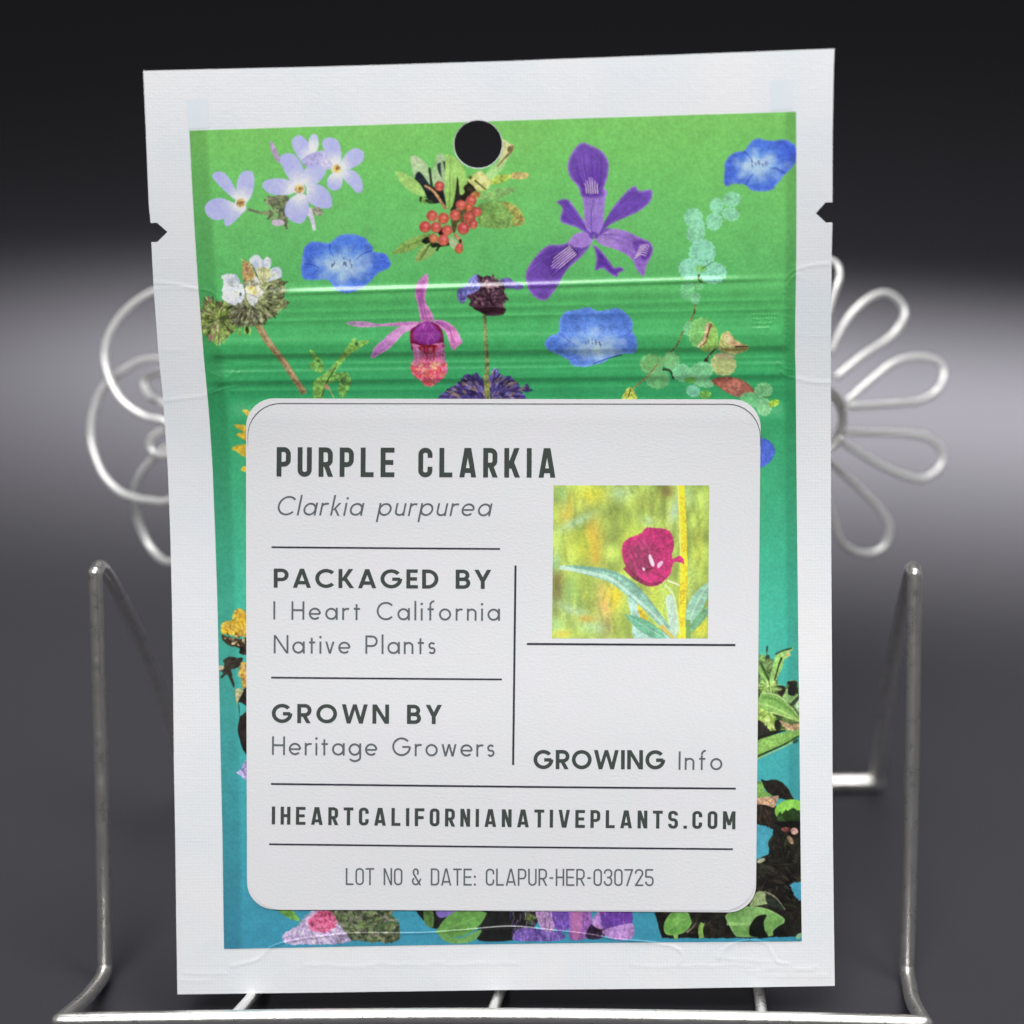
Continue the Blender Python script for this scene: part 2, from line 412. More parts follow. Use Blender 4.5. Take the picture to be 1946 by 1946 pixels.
crease([(440, 1836), (488, 1824), (514, 1801), (549, 1789), (606, 1780), (671, 1774), (758, 1773.5), (823, 1772), (910, 1765), (975, 1761), (1040, 1767), (1106, 1774), (1171, 1785), (1230, 1790), (1280, 1800), (1298, 1816), (1290, 1832)], .075, 2.2)
crease([(1366, 1822), (1375, 1806), (1392, 1794), (1423, 1787), (1455, 1793), (1467, 1811), (1478, 1828), (1500, 1832)], .07, 2.2)
crease([(1365, 1820), (1420, 1826), (1478, 1829)], .03, 4)
for k, (xa, xb, yy) in enumerate(((580, 720, 1836), (700, 1010, 1832), (1200, 1440, 1836), (1420, 1570, 1846), (350, 430, 1850), (1440, 1575, 1856), (1450, 1578, 1840), (345, 420, 1862))):
    rg = np.random.RandomState(60+k)
    xs = np.arange(xa, xb, 26); crease([(x, yy+rg.uniform(-3, 3)) for x in xs], .03, 3.2)
# embossed dots of the zip near its right end
for r_ in range(4):
    for c_ in range(9-r_):
        x_, y_ = 1432+c_*5.5, 598+r_*8.3-.02*c_*5
        sl = (slice(int(y_)-6, int(y_)+7), slice(int(x_)-6, int(x_)+7))
        REL[sl] += .05*np.exp(-((_x[sl]-x_)**2+(_y[sl]-y_)**2)/4.0)
TOTAL = REL+SMO
def samp(R, px, py):
    x = np.clip(px, 0, RW-2.001); y = np.clip(py, 0, RH-2.001)
    xi = x.astype(int); yi = y.astype(int); fx = x-xi; fy = y-yi
    if R.ndim == 3: fx = fx[..., None]; fy = fy[..., None]
    return (R[yi, xi]*(1-fx)+R[yi, xi+1]*fx)*(1-fy)+(R[yi+1, xi]*(1-fx)+R[yi+1, xi+1]*fx)*fy
def place(px, py, off_mm, rel=None):
    P, N = surf(px, py)
    h = off_mm if rel is None else off_mm+samp(rel, np.asarray(px, float), np.asarray(py, float))
    return P+N*(np.asarray(h)*1e-3)[..., None] if np.ndim(h) else P+N*h*1e-3

def sheet(name, outline, pitch, mat, parent, front, thick, rel, hole=None, belly=None):
    """a solid sheet cut to an outline, following the packet's relief"""
    poly = densify(outline, 30.)
    x0, y0 = poly.min(0)-pitch; x1, y1 = poly.max(0)+pitch
    xs = np.arange(x0, x1+pitch, pitch); ys = np.arange(y0, y1+pitch, pitch)
    X, Y = np.meshgrid(xs, ys); h, w = X.shape
    Xc = (X[:-1, :-1]+X[1:, 1:])/2; Yc = (Y[:-1, :-1]+Y[1:, 1:])/2
    keep = inside(Xc, Yc, outline)
    if hole is not None: keep &= np.hypot(Xc-hole[0][0], Yc-hole[0][1]) > hole[1]
    I = np.arange(h*w).reshape(h, w)
    cnt = np.zeros((h, w), int)
    for sy in (slice(None, -1), slice(1, None)):
        for sx in (slice(None, -1), slice(1, None)): cnt[sy, sx] += keep
    bd = (cnt > 0) & (cnt < 4)
    d, qx, qy = dist_poly(X[bd], Y[bd], outline)
    if hole is not None:
        a = np.arctan2(Y[bd]-hole[0][1], X[bd]-hole[0][0]); hx = hole[0][0]+hole[1]*np.cos(a); hy = hole[0][1]+hole[1]*np.sin(a)
        dh = np.hypot(X[bd]-hx, Y[bd]-hy); m = dh < d
        qx = np.where(m, hx, qx); qy = np.where(m, hy, qy)
    X = X.copy(); Y = Y.copy(); X[bd] = qx; Y[bd] = qy
    # real corners of the outline get the nearest border vertex
    bi = np.argwhere(bd)
    for c in outline:
        k = np.argmin((X[bd]-c[0])**2+(Y[bd]-c[1])**2); j = tuple(bi[k])
        if (X[j]-c[0])**2+(Y[j]-c[1])**2 < (1.2*pitch)**2: X[j], Y[j] = c
    F = np.stack([I[:-1, :-1][keep], I[1:, :-1][keep], I[1:, 1:][keep], I[:-1, 1:][keep]], 1)
    used = np.unique(F); mp = np.full(h*w, -1); mp[used] = np.arange(len(used)); F = mp[F]
    px = X.ravel()[used]; py = Y.ravel()[used]; n = len(used)
    Vf = place(px, py, front, rel)
    back = front-thick
    if belly is not None: Vb = place(px, py, back-belly(px, py))
    else: Vb = place(px, py, back, rel)
    E = np.concatenate([F[:, [0, 1]], F[:, [1, 2]], F[:, [2, 3]], F[:, [3, 0]]])
    key = np.sort(E, 1); kk = key[:, 0].astype(np.int64)*n+key[:, 1]
    u, idx, c = np.unique(kk, return_index=True, return_counts=True)
    B = E[idx[c == 1]]
    k_ = np.arange(len(B)); q_ = 2*n; m_ = len(B)
    W_ = np.stack([q_+m_+k_, q_+k_, q_+2*m_+k_, q_+3*m_+k_], 1)
    o = make_mesh(name, np.concatenate([Vf, Vb, Vf[B[:, 0]], Vf[B[:, 1]], Vb[B[:, 0]], Vb[B[:, 1]]]), [F, F[:, ::-1]+n, W_], mat, parent,
                  puv=np.concatenate([(Q_ := np.stack([px, py, px*0], 1)), Q_, Q_[B[:, 0]], Q_[B[:, 1]], Q_[B[:, 0]], Q_[B[:, 1]]])/100.)
    return o

# ------------------------------------------------------------------ artwork raster: every printed shape is drawn by code
ART = np.zeros((RH, RW, 3), np.float32); AID = np.zeros((RH, RW), np.int16)
N1 = (vnoise(RH, RW, 3, 1)-.5).astype(np.float32); N2 = (vnoise(RH, RW, 9, 2)-.5).astype(np.float32)
N3 = (vnoise(RH, RW, 28, 3)-.5).astype(np.float32); N0 = (np.random.RandomState(4).rand(RH, RW)-.5).astype(np.float32)
T = [0, 0, 1.0]; CUR = [0]; CLIP = [False]; FR = [None]
def use(ox, oy, s, ident=None):
    T[:] = [ox, oy, s]
    if ident is not None: CUR[0] = ident
def tr(pts):
    return np.array(pts, float)*T[2]+np.array(T[:2])
def c255(c): return np.array(c, np.float32)/255.
def paint(P, col, soft=2.0, smooth=True, tex=.07, grad=None, alpha=1.0, rough=0.0, mark=True):
    """P in picture units; grad = (centre, radius, colour at the centre)"""
    P = np.asarray(P, float)
    if smooth and len(P) > 3: P = catmull(P, 5, True)
    x0, y0 = np.floor(P.min(0)-3).astype(int); x1, y1 = np.ceil(P.max(0)+4).astype(int)
    x0, y0 = max(x0, 0), max(y0, 0); x1, y1 = min(x1, RW), min(y1, RH)
    if x1 <= x0 or y1 <= y0: return
    sl = (slice(y0, y1), slice(x0, x1)); X = _x[sl].astype(float); Y = _y[sl].astype(float)
    if rough: X = X+rough*2*(N1[sl]+N2[sl]); Y = Y+rough*2*(N1[sl][::-1]+N2[sl][:, ::-1])
    ins = inside(X, Y, P); d, _, _ = dist_poly(X, Y, P)
    sd = np.where(ins, d, -d); m = np.clip(sd/soft+.5, 0, 1)*alpha
    if CLIP[0]: m = m*(AID[sl] == CUR[0])
    c = np.broadcast_to(c255(col), X.shape+(3,)).copy()
    if grad is not None:
        (gx_, gy_), r_, c2 = grad; t = np.clip(np.hypot(_x[sl]-gx_, _y[sl]-gy_)/r_, 0, 1)[..., None]
        t = t*t*(3-2*t); c = c255(c2)*(1-t)+c*t
    if FR[0] is not None:
        fc, fw, fa = FR[0]; f_ = (np.clip(1-sd/fw, 0, 1)*fa)[..., None]; c = c*(1-f_)+c255(fc)*f_
    c = c*(1+tex*(1.2*N1[sl]+N2[sl]+.8*N3[sl]))[..., None]
    ART[sl] = ART[sl]*(1-m[..., None])+c*m[..., None]
    if mark: AID[sl][m > .45] = CUR[0]
def poly(pts, col, **k):
    if 'grad' in k and k['grad'] is not None:
        g = k['grad']; k['grad'] = (tr([g[0]])[0], g[1]*T[2], g[2])
    paint(tr(pts), col, **k)
def line(pts, w0, w1, col, n=6, alpha=1.0, tex=.1, soft=1.0, mark=True):
    P = catmull(tr(pts), n) if len(pts) > 2 else densify(tr(pts), 4, False)
    d = np.gradient(P, axis=0); d /= np.linalg.norm(d, axis=1)[:, None]+1e-9; nn = np.stack([-d[:, 1], d[:, 0]], 1)
    w = np.linspace(w0, w1, len(P))[:, None]*T[2]/2
    paint(np.concatenate([P+nn*w, (P-nn*w)[::-1]]), col, smooth=False, alpha=alpha, tex=tex, soft=soft, mark=mark)
def leaf(base, tip, width, col, rib=None, ribw=3, bend=0.0, **k):
    b_, t_ = tr([base, tip]); e = t_-b_; L = np.linalg.norm(e); e = e/L; nn = np.array([-e[1], e[0]]); w = width*T[2]/2
    prof = [(0, .06), (.15, .55), (.35, .95), (.55, 1), (.75, .78), (.9, .4), (1, .03)]
    up = [b_+e*L*u+nn*(w*v+bend*T[2]*math.sin(u*math.pi)) for u, v in prof]
    dn = [b_+e*L*u-nn*(w*v-bend*T[2]*math.sin(u*math.pi)) for u, v in prof][::-1]
    paint(np.array(up+dn), col, **k)
    if rib is not None:
        P = np.array([b_+e*L*u+nn*bend*T[2]*math.sin(u*math.pi) for u in np.linspace(.02, .97, 8)])
        d = np.gradient(P, axis=0); d /= np.linalg.norm(d, axis=1)[:, None]; n2 = np.stack([-d[:, 1], d[:, 0]], 1)
        ww = np.linspace(ribw, ribw*.4, 8)[:, None]*T[2]/2
        paint(np.concatenate([P+n2*ww, (P-n2*ww)[::-1]]), rib, smooth=False, alpha=.8)
def oval(c, rx, ry, col, rot=0, **k):
    a = np.linspace(0, 2*math.pi, 14, endpoint=False); r_ = math.radians(rot)
    x = rx*np.cos(a); y = ry*np.sin(a)
    poly(np.stack([c[0]+x*math.cos(r_)-y*math.sin(r_), c[1]+x*math.sin(r_)+y*math.cos(r_)], 1), col, **k)
def dabs(area_, n, cols, l0, l1, asp=.4, seed=0, centre=None, alpha=.9, mark=False, ang=None):
    """n short brush marks inside a shape; pointing away from centre if one is given"""
    rg = np.random.RandomState(seed); A = np.array(area_, float); x0, y0 = A.min(0); x1, y1 = A.max(0); k = 0; tries = 0
    AP = catmull(A, 4, True)
    while k < n and tries < n*20:
        tries += 1
        x, y = rg.uniform(x0, x1), rg.uniform(y0, y1)
        if not inside(np.array([x]), np.array([y]), AP)[0]: continue
        L = rg.uniform(l0, l1)
        if ang is not None: r_ = ang+rg.uniform(-25, 25)
        elif centre is None: r_ = rg.uniform(0, 180)
        else: r_ = math.degrees(math.atan2(y-centre[1], x-centre[0]))+rg.uniform(-20, 20)
        c = cols[rg.randint(len(cols))]
        oval((x, y), L/2, L*asp/2, c, r_, alpha=alpha*rg.uniform(.6, 1), mark=mark, tex=.2, soft=1.2); k += 1
def veins(origin, ends, col, w=3, alpha=.5):
    for e in ends: line([origin, ((origin[0]+e[0])/2, (origin[1]+e[1])/2), e], w, w*.4, col, n=3, alpha=alpha, mark=False)

# green to teal ground of the panel, shadow around the zip mixed in
gy_ = [190, 250, 330, 420, 520, 600, 680, 760, 850, 950, 1050, 1150, 1250, 1350, 1500, 1650, 1800, 1946]
gc_ = np.array([(118, 190, 92), (116, 192, 94), (110, 192, 98), (104, 190, 102), (92, 184, 101), (76, 176, 98), (60, 166, 96), (52, 158, 98), (58, 164, 109), (61, 168, 122), (62, 174, 137), (64, 178, 149), (64, 176, 158), (64, 170, 163), (62, 162, 168), (61, 153, 171), (57, 142, 171), (58, 140, 168)], float)/255
for i in range(3):
    ART[..., i] = np.interp(np.arange(RH), gy_, gc_[:, i])[:, None]
ART *= (1+.07*N1+.04*N2+.05*N3+.04*N0)[..., None]
ART[..., 0] *= 1+.05*(vnoise(RH, RW, 90, 9)-.5)
# darker stripes along both side seals
_sd = (1-sstep(28, 40, _x-_pl))*.5+(1-sstep(14, 26, _pr-_x))*.5
ART *= (1-.24*_sd)[..., None]

# ---- 1 pale lilac cluster
LIL, LIL2, LILC = (196, 196, 242), (176, 180, 236), (232, 234, 252)
use(250, 70, .36232, 1)
line([(612, 905), (700, 926), (770, 910), (815, 900)], 14, 12, (112, 120, 92))
poly([(700, 850), (760, 835), (812, 830), (820, 990), (808, 1005), (790, 960), (740, 985), (770, 930), (700, 935), (690, 915), (755, 900), (700, 872)], (118, 134, 92), tex=.5)
dabs([(700, 840), (815, 830), (820, 990), (740, 975)], 30, [(90, 100, 70), (150, 165, 120), (120, 110, 100)], 25, 60, .3, 3)
oval((768, 975), 34, 18, (206, 188, 206), 0); oval((975, 915), 30, 22, (150, 150, 130), 30, tex=.4)
line([(925, 900), (945, 950), (960, 1015)], 34, 14, (214, 206, 232))
poly([(728, 548), (742, 556), (768, 610), (778, 645), (770, 662), (748, 630), (730, 590)], (178, 150, 190), tex=.2)
def lilac(pts, g, r=110): poly(pts, LIL2, grad=(g, r, LILC), tex=.05, soft=2)
lilac([(900, 665), (850, 590), (843, 540), (880, 516), (920, 545), (950, 600), (965, 655), (940, 690)], (960, 640))
lilac([(930, 575), (934, 530), (955, 510), (976, 525), (980, 575), (955, 612)], (950, 600))
poly([(890, 655), (950, 608), (1030, 600), (1062, 650), (1035, 695), (950, 690)], (180, 176, 226), tex=.2)
lilac([(1062, 672), (1010, 595), (1002, 545), (1040, 528), (1082, 545), (1098, 595), (1096, 660)], (1076, 690))
lilac([(1092, 675), (1128, 610), (1175, 584), (1216, 606), (1212, 652), (1160, 688), (1110, 700)], (1076, 690))
lilac([(1098, 706), (1160, 700), (1202, 740), (1213, 795), (1190, 820), (1150, 785), (1110, 740)], (1076, 690))
lilac([(1066, 708), (1030, 740), (1028, 785), (1065, 806), (1096, 792), (1108, 745), (1096, 708)], (1076, 690))
lilac([(545, 855), (470, 790), (424, 735), (440, 710), (482, 712), (522, 757), (560, 840)], (572, 868))
lilac([(555, 845), (552, 770), (575, 715), (610, 702), (640, 720), (642, 782), (625, 842), (592, 872)], (572, 868))
lilac([(555, 882), (470, 846), (410, 860), (384, 895), (400, 940), (450, 962), (510, 942), (558, 902)], (572, 868))
lilac([(555, 888), (510, 930), (484, 965), (498, 994), (530, 977), (575, 932), (602, 905), (590, 878)], (572, 868))
lilac([(850, 778), (795, 690), (777, 640), (800, 614), (850, 616), (887, 660), (907, 722), (900, 782)], (880, 798), 130)
lilac([(845, 822), (740, 827), (689, 790), (698, 757), (770, 742), (855, 765)], (880, 798), 130)
lilac([(912, 785), (903, 702), (960, 668), (1016, 690), (1005, 737), (940, 795)], (880, 798), 130)
lilac([(918, 832), (925, 788), (980, 774), (1032, 810), (1052, 862), (1040, 897), (990, 897), (936, 872)], (880, 798), 130)
lilac([(862, 828), (815, 870), (804, 925), (840, 966), (890, 978), (922, 937), (930, 880), (912, 828)], (880, 798), 130)
for c in ((572, 872), (880, 798), (1076, 692)):
    oval(c, 30, 28, (226, 216, 214)); oval(c, 22, 22, (198, 166, 96), tex=.4); oval((c[0]+3, c[1]-2), 9, 9, (142, 108, 62))

# ---- 2 red berry sprig
use(740, 260, .13975, 2)
GL = (160, 196, 116)
poly([(1210, 930), (1400, 880), (1560, 870), (1700, 930), (1800, 1030), (1836, 1130), (1800, 1190), (1700, 1220), (1560, 1250), (1380, 1240), (1240, 1225), (1200, 1100)], (128, 172, 88), grad=((1330, 1050), 330, (112, 158, 78)), tex=.25)
poly([(1540, 900), (1650, 905), (1760, 975), (1830, 1110), (1815, 1190), (1720, 1210), (1700, 1120), (1640, 1020)], (176, 160, 82), alpha=.75, tex=.35)
dabs([(1680, 1120), (1830, 1100), (1830, 1180), (1720, 1210)], 14, [(200, 140, 90), (150, 180, 90)], 40, 90, .35, 8)
for q in ((1400, 1230), (1520, 1220), (1620, 1160), (1660, 1060), (1560, 1000)): line([(1240, 1090), ((1240+q[0])/2, (1090+q[1])/2+12), q], 10, 5, (168, 200, 118), alpha=.5)
leaf((1180, 850), (1735, 705), 150, (132, 184, 102), (166, 206, 128), 10, tex=.2)
line([(1210, 920), (1450, 850), (1640, 760)], 26, 12, (106, 158, 84), alpha=.6)
leaf((1290, 640), (1690, 520), 110, (150, 172, 72), (178, 196, 90), 12, tex=.3)
poly([(1660, 500), (1740, 480), (1860, 490), (1900, 530), (1840, 570), (1720, 575), (1650, 560)], (176, 158, 98), tex=.35)
leaf((1080, 560), (1320, 520), 100, (164, 196, 100))
leaf((1260, 640), (1620, 270), 130, (158, 206, 128), (190, 214, 140), 10, tex=.15)
poly([(1510, 40), (1640, 90), (1690, 110), (1680, 200), (1560, 330), (1480, 420), (1440, 430), (1500, 300)], (196, 200, 142), tex=.2)
line([(1680, 110), (1660, 190), (1560, 300), (1470, 400)], 44, 14, (124, 106, 62), tex=.4)
oval((1640, 165), 34, 50, (110, 92, 56), 30, tex=.5)
poly([(330, 540), (400, 470), (470, 530), (560, 660), (680, 690), (760, 640), (770, 800), (760, 980), (700, 900), (600, 910), (500, 860), (450, 720)], (24, 28, 28), tex=.4)
poly([(840, 560), (940, 560), (1060, 600), (1140, 640), (1180, 720), (1120, 800), (1000, 900), (880, 1000), (830, 990)], (34, 34, 26), tex=.5)
leaf((500, 810), (80, 470), 170, (158, 204, 108), (178, 212, 130), 12, tex=.12)
poly([(285, 270), (360, 262), (470, 330), (540, 430), (560, 560), (575, 670), (520, 620), (450, 520), (390, 475), (340, 560), (310, 430)], (160, 192, 138), grad=((330, 300), 300, (186, 206, 160)), tex=.12)
poly([(350, 540), (400, 474), (470, 540), (540, 650), (560, 740), (480, 720), (420, 640)], (30, 40, 48), tex=.3)
poly([(640, 260), (700, 220), (770, 300), (765, 420), (740, 560), (690, 620), (600, 640), (570, 520), (620, 380)], (160, 190, 140), tex=.15)
poly([(650, 380), (700, 345), (760, 340), (772, 450), (755, 590), (710, 560), (665, 470)], (32, 50, 44), tex=.35)
poly([(530, 430), (560, 430), (575, 540), (590, 680), (560, 690), (545, 560)], (34, 46, 38))
leaf((800, 990), (700, 250), 60, (150, 178, 130))
poly([(760, 260), (830, 250), (920, 300), (1000, 400), (1050, 560), (1060, 640), (1020, 760), (960, 780), (940, 600), (900, 440)], (156, 202, 104), tex=.12)
poly([(770, 290), (850, 250), (905, 420), (915, 600), (880, 860), (840, 970), (800, 985), (765, 860), (755, 620), (760, 430)], (148, 196, 96), grad=((800, 500), 260, (164, 208, 112)), tex=.12)
line([(815, 980), (822, 700), (830, 300)], 22, 10, (112, 160, 76))
line([(848, 950), (868, 700), (850, 330)], 14, 8, (130, 176, 86), alpha=.7)
line([(480, 660), (600, 740), (700, 880), (770, 985)], 30, 44, (176, 132, 92), tex=.3)
oval((430, 850), 24, 40, (52, 60, 34)); oval((480, 870), 46, 50, (126, 176, 84), tex=.3); oval((540, 880), 60, 26, (44, 62, 34), 20, tex=.4)
poly([(1060, 590), (1100, 560), (1200, 480), (1260, 470), (1340, 560), (1370, 640), (1330, 720), (1240, 740), (1160, 690)], (196, 204, 122), tex=.2)
for c, r_ in (((1230, 510), 46), ((1290, 570), 52), ((1330, 620), 44), ((1250, 600), 40), ((1200, 690), 36)): oval(c, r_, r_, (214, 216, 130), grad=((c[0]-10, c[1]-12), r_, (232, 230, 158)), tex=.15)
line([(1160, 590), (1230, 650), (1320, 720)], 26, 18, (84, 84, 44)); oval((1100, 555), 26, 24, (80, 92, 40)); oval((1080, 700), 70, 60, (50, 44, 30), 0, tex=.6)
poly([(1100, 790), (1160, 740), (1240, 760), (1220, 820), (1150, 830)], (190, 128, 70), tex=.3)
leaf((600, 1320), (30, 1590), 150, (134, 170, 84), (96, 128, 58), 16, tex=.2)
poly([(440, 1420), (520, 1360), (640, 1440), (820, 1440), (800, 1480), (690, 1500), (650, 1555), (560, 1490), (470, 1450)], (26, 36, 22), tex=.4)
leaf((560, 1440), (350, 1710), 120, (148, 176, 96), (90, 110, 56), 14, tex=.2)
leaf((650, 1500), (400, 1690), 90, (134, 172, 92))
line([(560, 1450), (480, 1580), (400, 1690)], 18, 8, (66, 84, 40))
leaf((830, 1370), (920, 1540), 110, (170, 190, 140)); poly([(880, 1150), (940, 1140), (920, 1210), (880, 1280), (866, 1230)], (128, 162, 84))
poly([(640, 1260), (720, 1240), (760, 1330), (700, 1350)], (48, 14, 16))
poly([(850, 1020), (1000, 980), (1180, 960), (1000, 1170), (940, 1160), (890, 1300), (850, 1260)], (86, 80, 44), tex=.5)
line([(880, 1320), (950, 1390), (985, 1450)], 60, 40, (196, 146, 108), tex=.3); oval((965, 1420), 20, 26, (70, 40, 30))
def berry(x, y, r_, c=(220, 98, 86)):
    oval((x, y), r_, r_*1.02, tuple(int(v*.82) for v in c), grad=((x+r_*.1, y-r_*.12), r_*1.05, c), tex=.14)
    oval((x+r_*.15, y-r_*.25), r_*.34, r_*.28, (236, 140, 128), 20, alpha=.65)
    oval((x, y+r_*.62), r_*.5, r_*.26, (230, 138, 92), 0, alpha=.5)
for b_ in ((680, 670, 66, (206, 86, 78)), (1110, 870, 74), (1190, 1020, 66), (975, 930, 70), (580, 1075, 76), (890, 1065, 74), (1080, 960, 56, (206, 96, 66)), (735, 1110, 76, (214, 92, 72)), (1090, 1100, 84), (1140, 1190, 62), (485, 1225, 78, (218, 82, 80)), (635, 1230, 74), (785, 1270, 70), (1005, 1245, 82, (218, 82, 84)), (735, 1405, 76), (600, 1380, 62, (214, 128, 84)), (945, 1530, 56, (210, 108, 70)), (955, 1490, 44)): berry(*b_)

# ---- 3 violet iris
use(950, 70, .36232, 3)
IV, IVD = (110, 74, 170), (86, 50, 146)
FR[0] = ((172, 140, 212), 6, .6)
poly([(430, 1025), (340, 1085), (250, 1095), (180, 1160), (135, 1245), (160, 1340), (235, 1382), (300, 1310), (350, 1225), (430, 1150), (480, 1075)], IV, grad=((300, 1170), 120, IVD), tex=.12)
poly([(360, 1080), (400, 1030), (480, 1030), (488, 1070), (450, 1100), (400, 1110), (370, 1105)], (164, 124, 208), tex=.12)
poly([(485, 1090), (520, 1110), (570, 1170), (600, 1210), (630, 1205), (652, 1225), (625, 1238), (615, 1260), (580, 1245), (540, 1215), (500, 1225), (505, 1170), (498, 1120)], (92, 54, 158), tex=.15)
poly([(500, 1030), (560, 1005), (650, 1015), (720, 1045), (790, 1080), (802, 1130), (770, 1200), (755, 1255), (720, 1225), (690, 1165), (620, 1120), (540, 1095), (500, 1060)], (140, 100, 190), grad=((560, 1050), 150, (176, 140, 214)), tex=.12)
poly([(690, 1070), (740, 1060), (790, 1085), (800, 1130), (765, 1180), (720, 1160), (700, 1120)], (90, 50, 150), alpha=.9, tex=.12)
for k in range(5): line([(708+6*k, 1150-16*k+8), (740+8*k, 1140-13*k), (766+4*k, 1150-12*k)], 6, 3, (206, 180, 222), alpha=.85)
line([(520, 1045), (600, 1062), (690, 1110)], 14, 6, (96, 66, 150), alpha=.7)
poly([(470, 1040), (400, 1000), (318, 968), (328, 900), (298, 865), (350, 850), (385, 885), (430, 950), (490, 1030)], (98, 62, 164), tex=.14)
poly([(500, 1045), (540, 985), (590, 900), (660, 815), (708, 782), (732, 808), (795, 803), (790, 862), (730, 915), (640, 955), (580, 985), (520, 1030)], (106, 70, 172), grad=((530, 1010), 160, (88, 50, 152)), tex=.12)
poly([(438, 800), (555, 800), (552, 860), (545, 940), (540, 1010), (490, 1040), (450, 1000), (440, 900)], (150, 116, 204), grad=((495, 900), 70, (166, 134, 214)), tex=.1)
for x in (470, 496, 524): line([(x, 830), (490+(x-490)*.7, 920), (488+(x-490)*.35, 1020)], 9, 5, (112, 80, 176), alpha=.7)
poly([(430, 555), (480, 570), (540, 605), (570, 660), (566, 730), (545, 800), (552, 835), (495, 850), (430, 840), (412, 790), (365, 730), (356, 660), (390, 590)], IV, grad=((480, 770), 130, (86, 46, 148)), tex=.12)
for k, x in enumerate((452, 466, 480, 494, 508)): line([(x+4, 815), (x, 770), (x-3, 735+abs(k-2)*14)], 7, 3, (208, 184, 226), alpha=.85)
for x, y in ((400, 640), (430, 620), (470, 610), (510, 630), (540, 660), (380, 690), (556, 700)): line([(480, 790), ((480+x)/2, (790+y)/2), (x, y)], 6, 2, (80, 46, 140), alpha=.35)
FR[0] = None; CLIP[0] = True
rg = np.random.RandomState(33)
for k in range(34):      # fine veins of the three broad petals
    t = rg.uniform(-1, 1); line([(400+20*t, 1105), (300+60*t, 1165+40*t), (190+95*t, 1270+70*t)], 6, 2, (78, 44, 138) if k % 2 else (134, 96, 192), alpha=.35, mark=False)
    t = rg.uniform(-1, 1); line([(488+26*t, 830), (475+70*t, 720), (462+85*t, 590)], 6, 2, (78, 44, 138) if k % 2 else (134, 96, 192), alpha=.35, mark=False)
    t = rg.uniform(-1, 1); line([(520, 1040), (620+30*t, 930+40*t), (735+45*t, 840+30*t)], 5, 2, (80, 46, 142) if k % 2 else (136, 100, 194), alpha=.35, mark=False)
    t = rg.uniform(-1, 1); line([(470, 1030), (400+20*t, 960+30*t), (330+20*t, 900+40*t)], 5, 2, (78, 44, 138) if k % 2 else (134, 96, 192), alpha=.35, mark=False)
    t = rg.uniform(-1, 1); line([(520, 1040), (620, 1060+30*t), (740, 1120+60*t)], 5, 2, (112, 76, 176) if k % 2 else (176, 144, 214), alpha=.35, mark=False)
for k in range(6):
    d_ = (k-2.5)*15
    line([(392+d_*.45, 1112+d_*.55), (320+d_*.6, 1170+d_*.7), (255+d_*.5, 1225+d_*.9)], 15, 5, (66, 34, 116), alpha=.5, mark=False)
    line([(385+d_*.45, 1118+d_*.55), (325+d_*.5, 1165+d_*.6), (265+abs(k-2.5)*12+d_*.4, 1215-abs(k-2.5)*10+d_*.7)], 6, 3, (226, 200, 226), alpha=.95, mark=False)
for k in range(6):
    x = 450+12*k; line([(x+3, 822), (x, 780), (x-3+(k-2.5)*3, 730+abs(k-2.5)*16)], 14, 4, (62, 32, 116), alpha=.45, mark=False)
for k in range(6):
    x = 450+12*k; line([(x+3, 822), (x, 780), (x-3+(k-2.5)*3, 730+abs(k-2.5)*16)], 5.5, 2.5, (230, 208, 226), alpha=.95, mark=False)
for k in range(5):
    line([(704+7*k, 1156-15*k+8), (738+8*k, 1142-12*k), (768+4*k, 1150-10*k)], 12, 4, (62, 32, 116), alpha=.4, mark=False); line([(704+7*k, 1156-15*k+8), (738+8*k, 1142-12*k), (768+4*k, 1150-10*k)], 5.5, 2.5, (230, 208, 230), alpha=.9, mark=False)
line([(485, 1040), (478, 950), (492, 850)], 9, 5, (96, 66, 160), alpha=.6, mark=False); oval((492, 1042), 26, 20, (84, 50, 150), alpha=.7, mark=False)
CLIP[0] = False

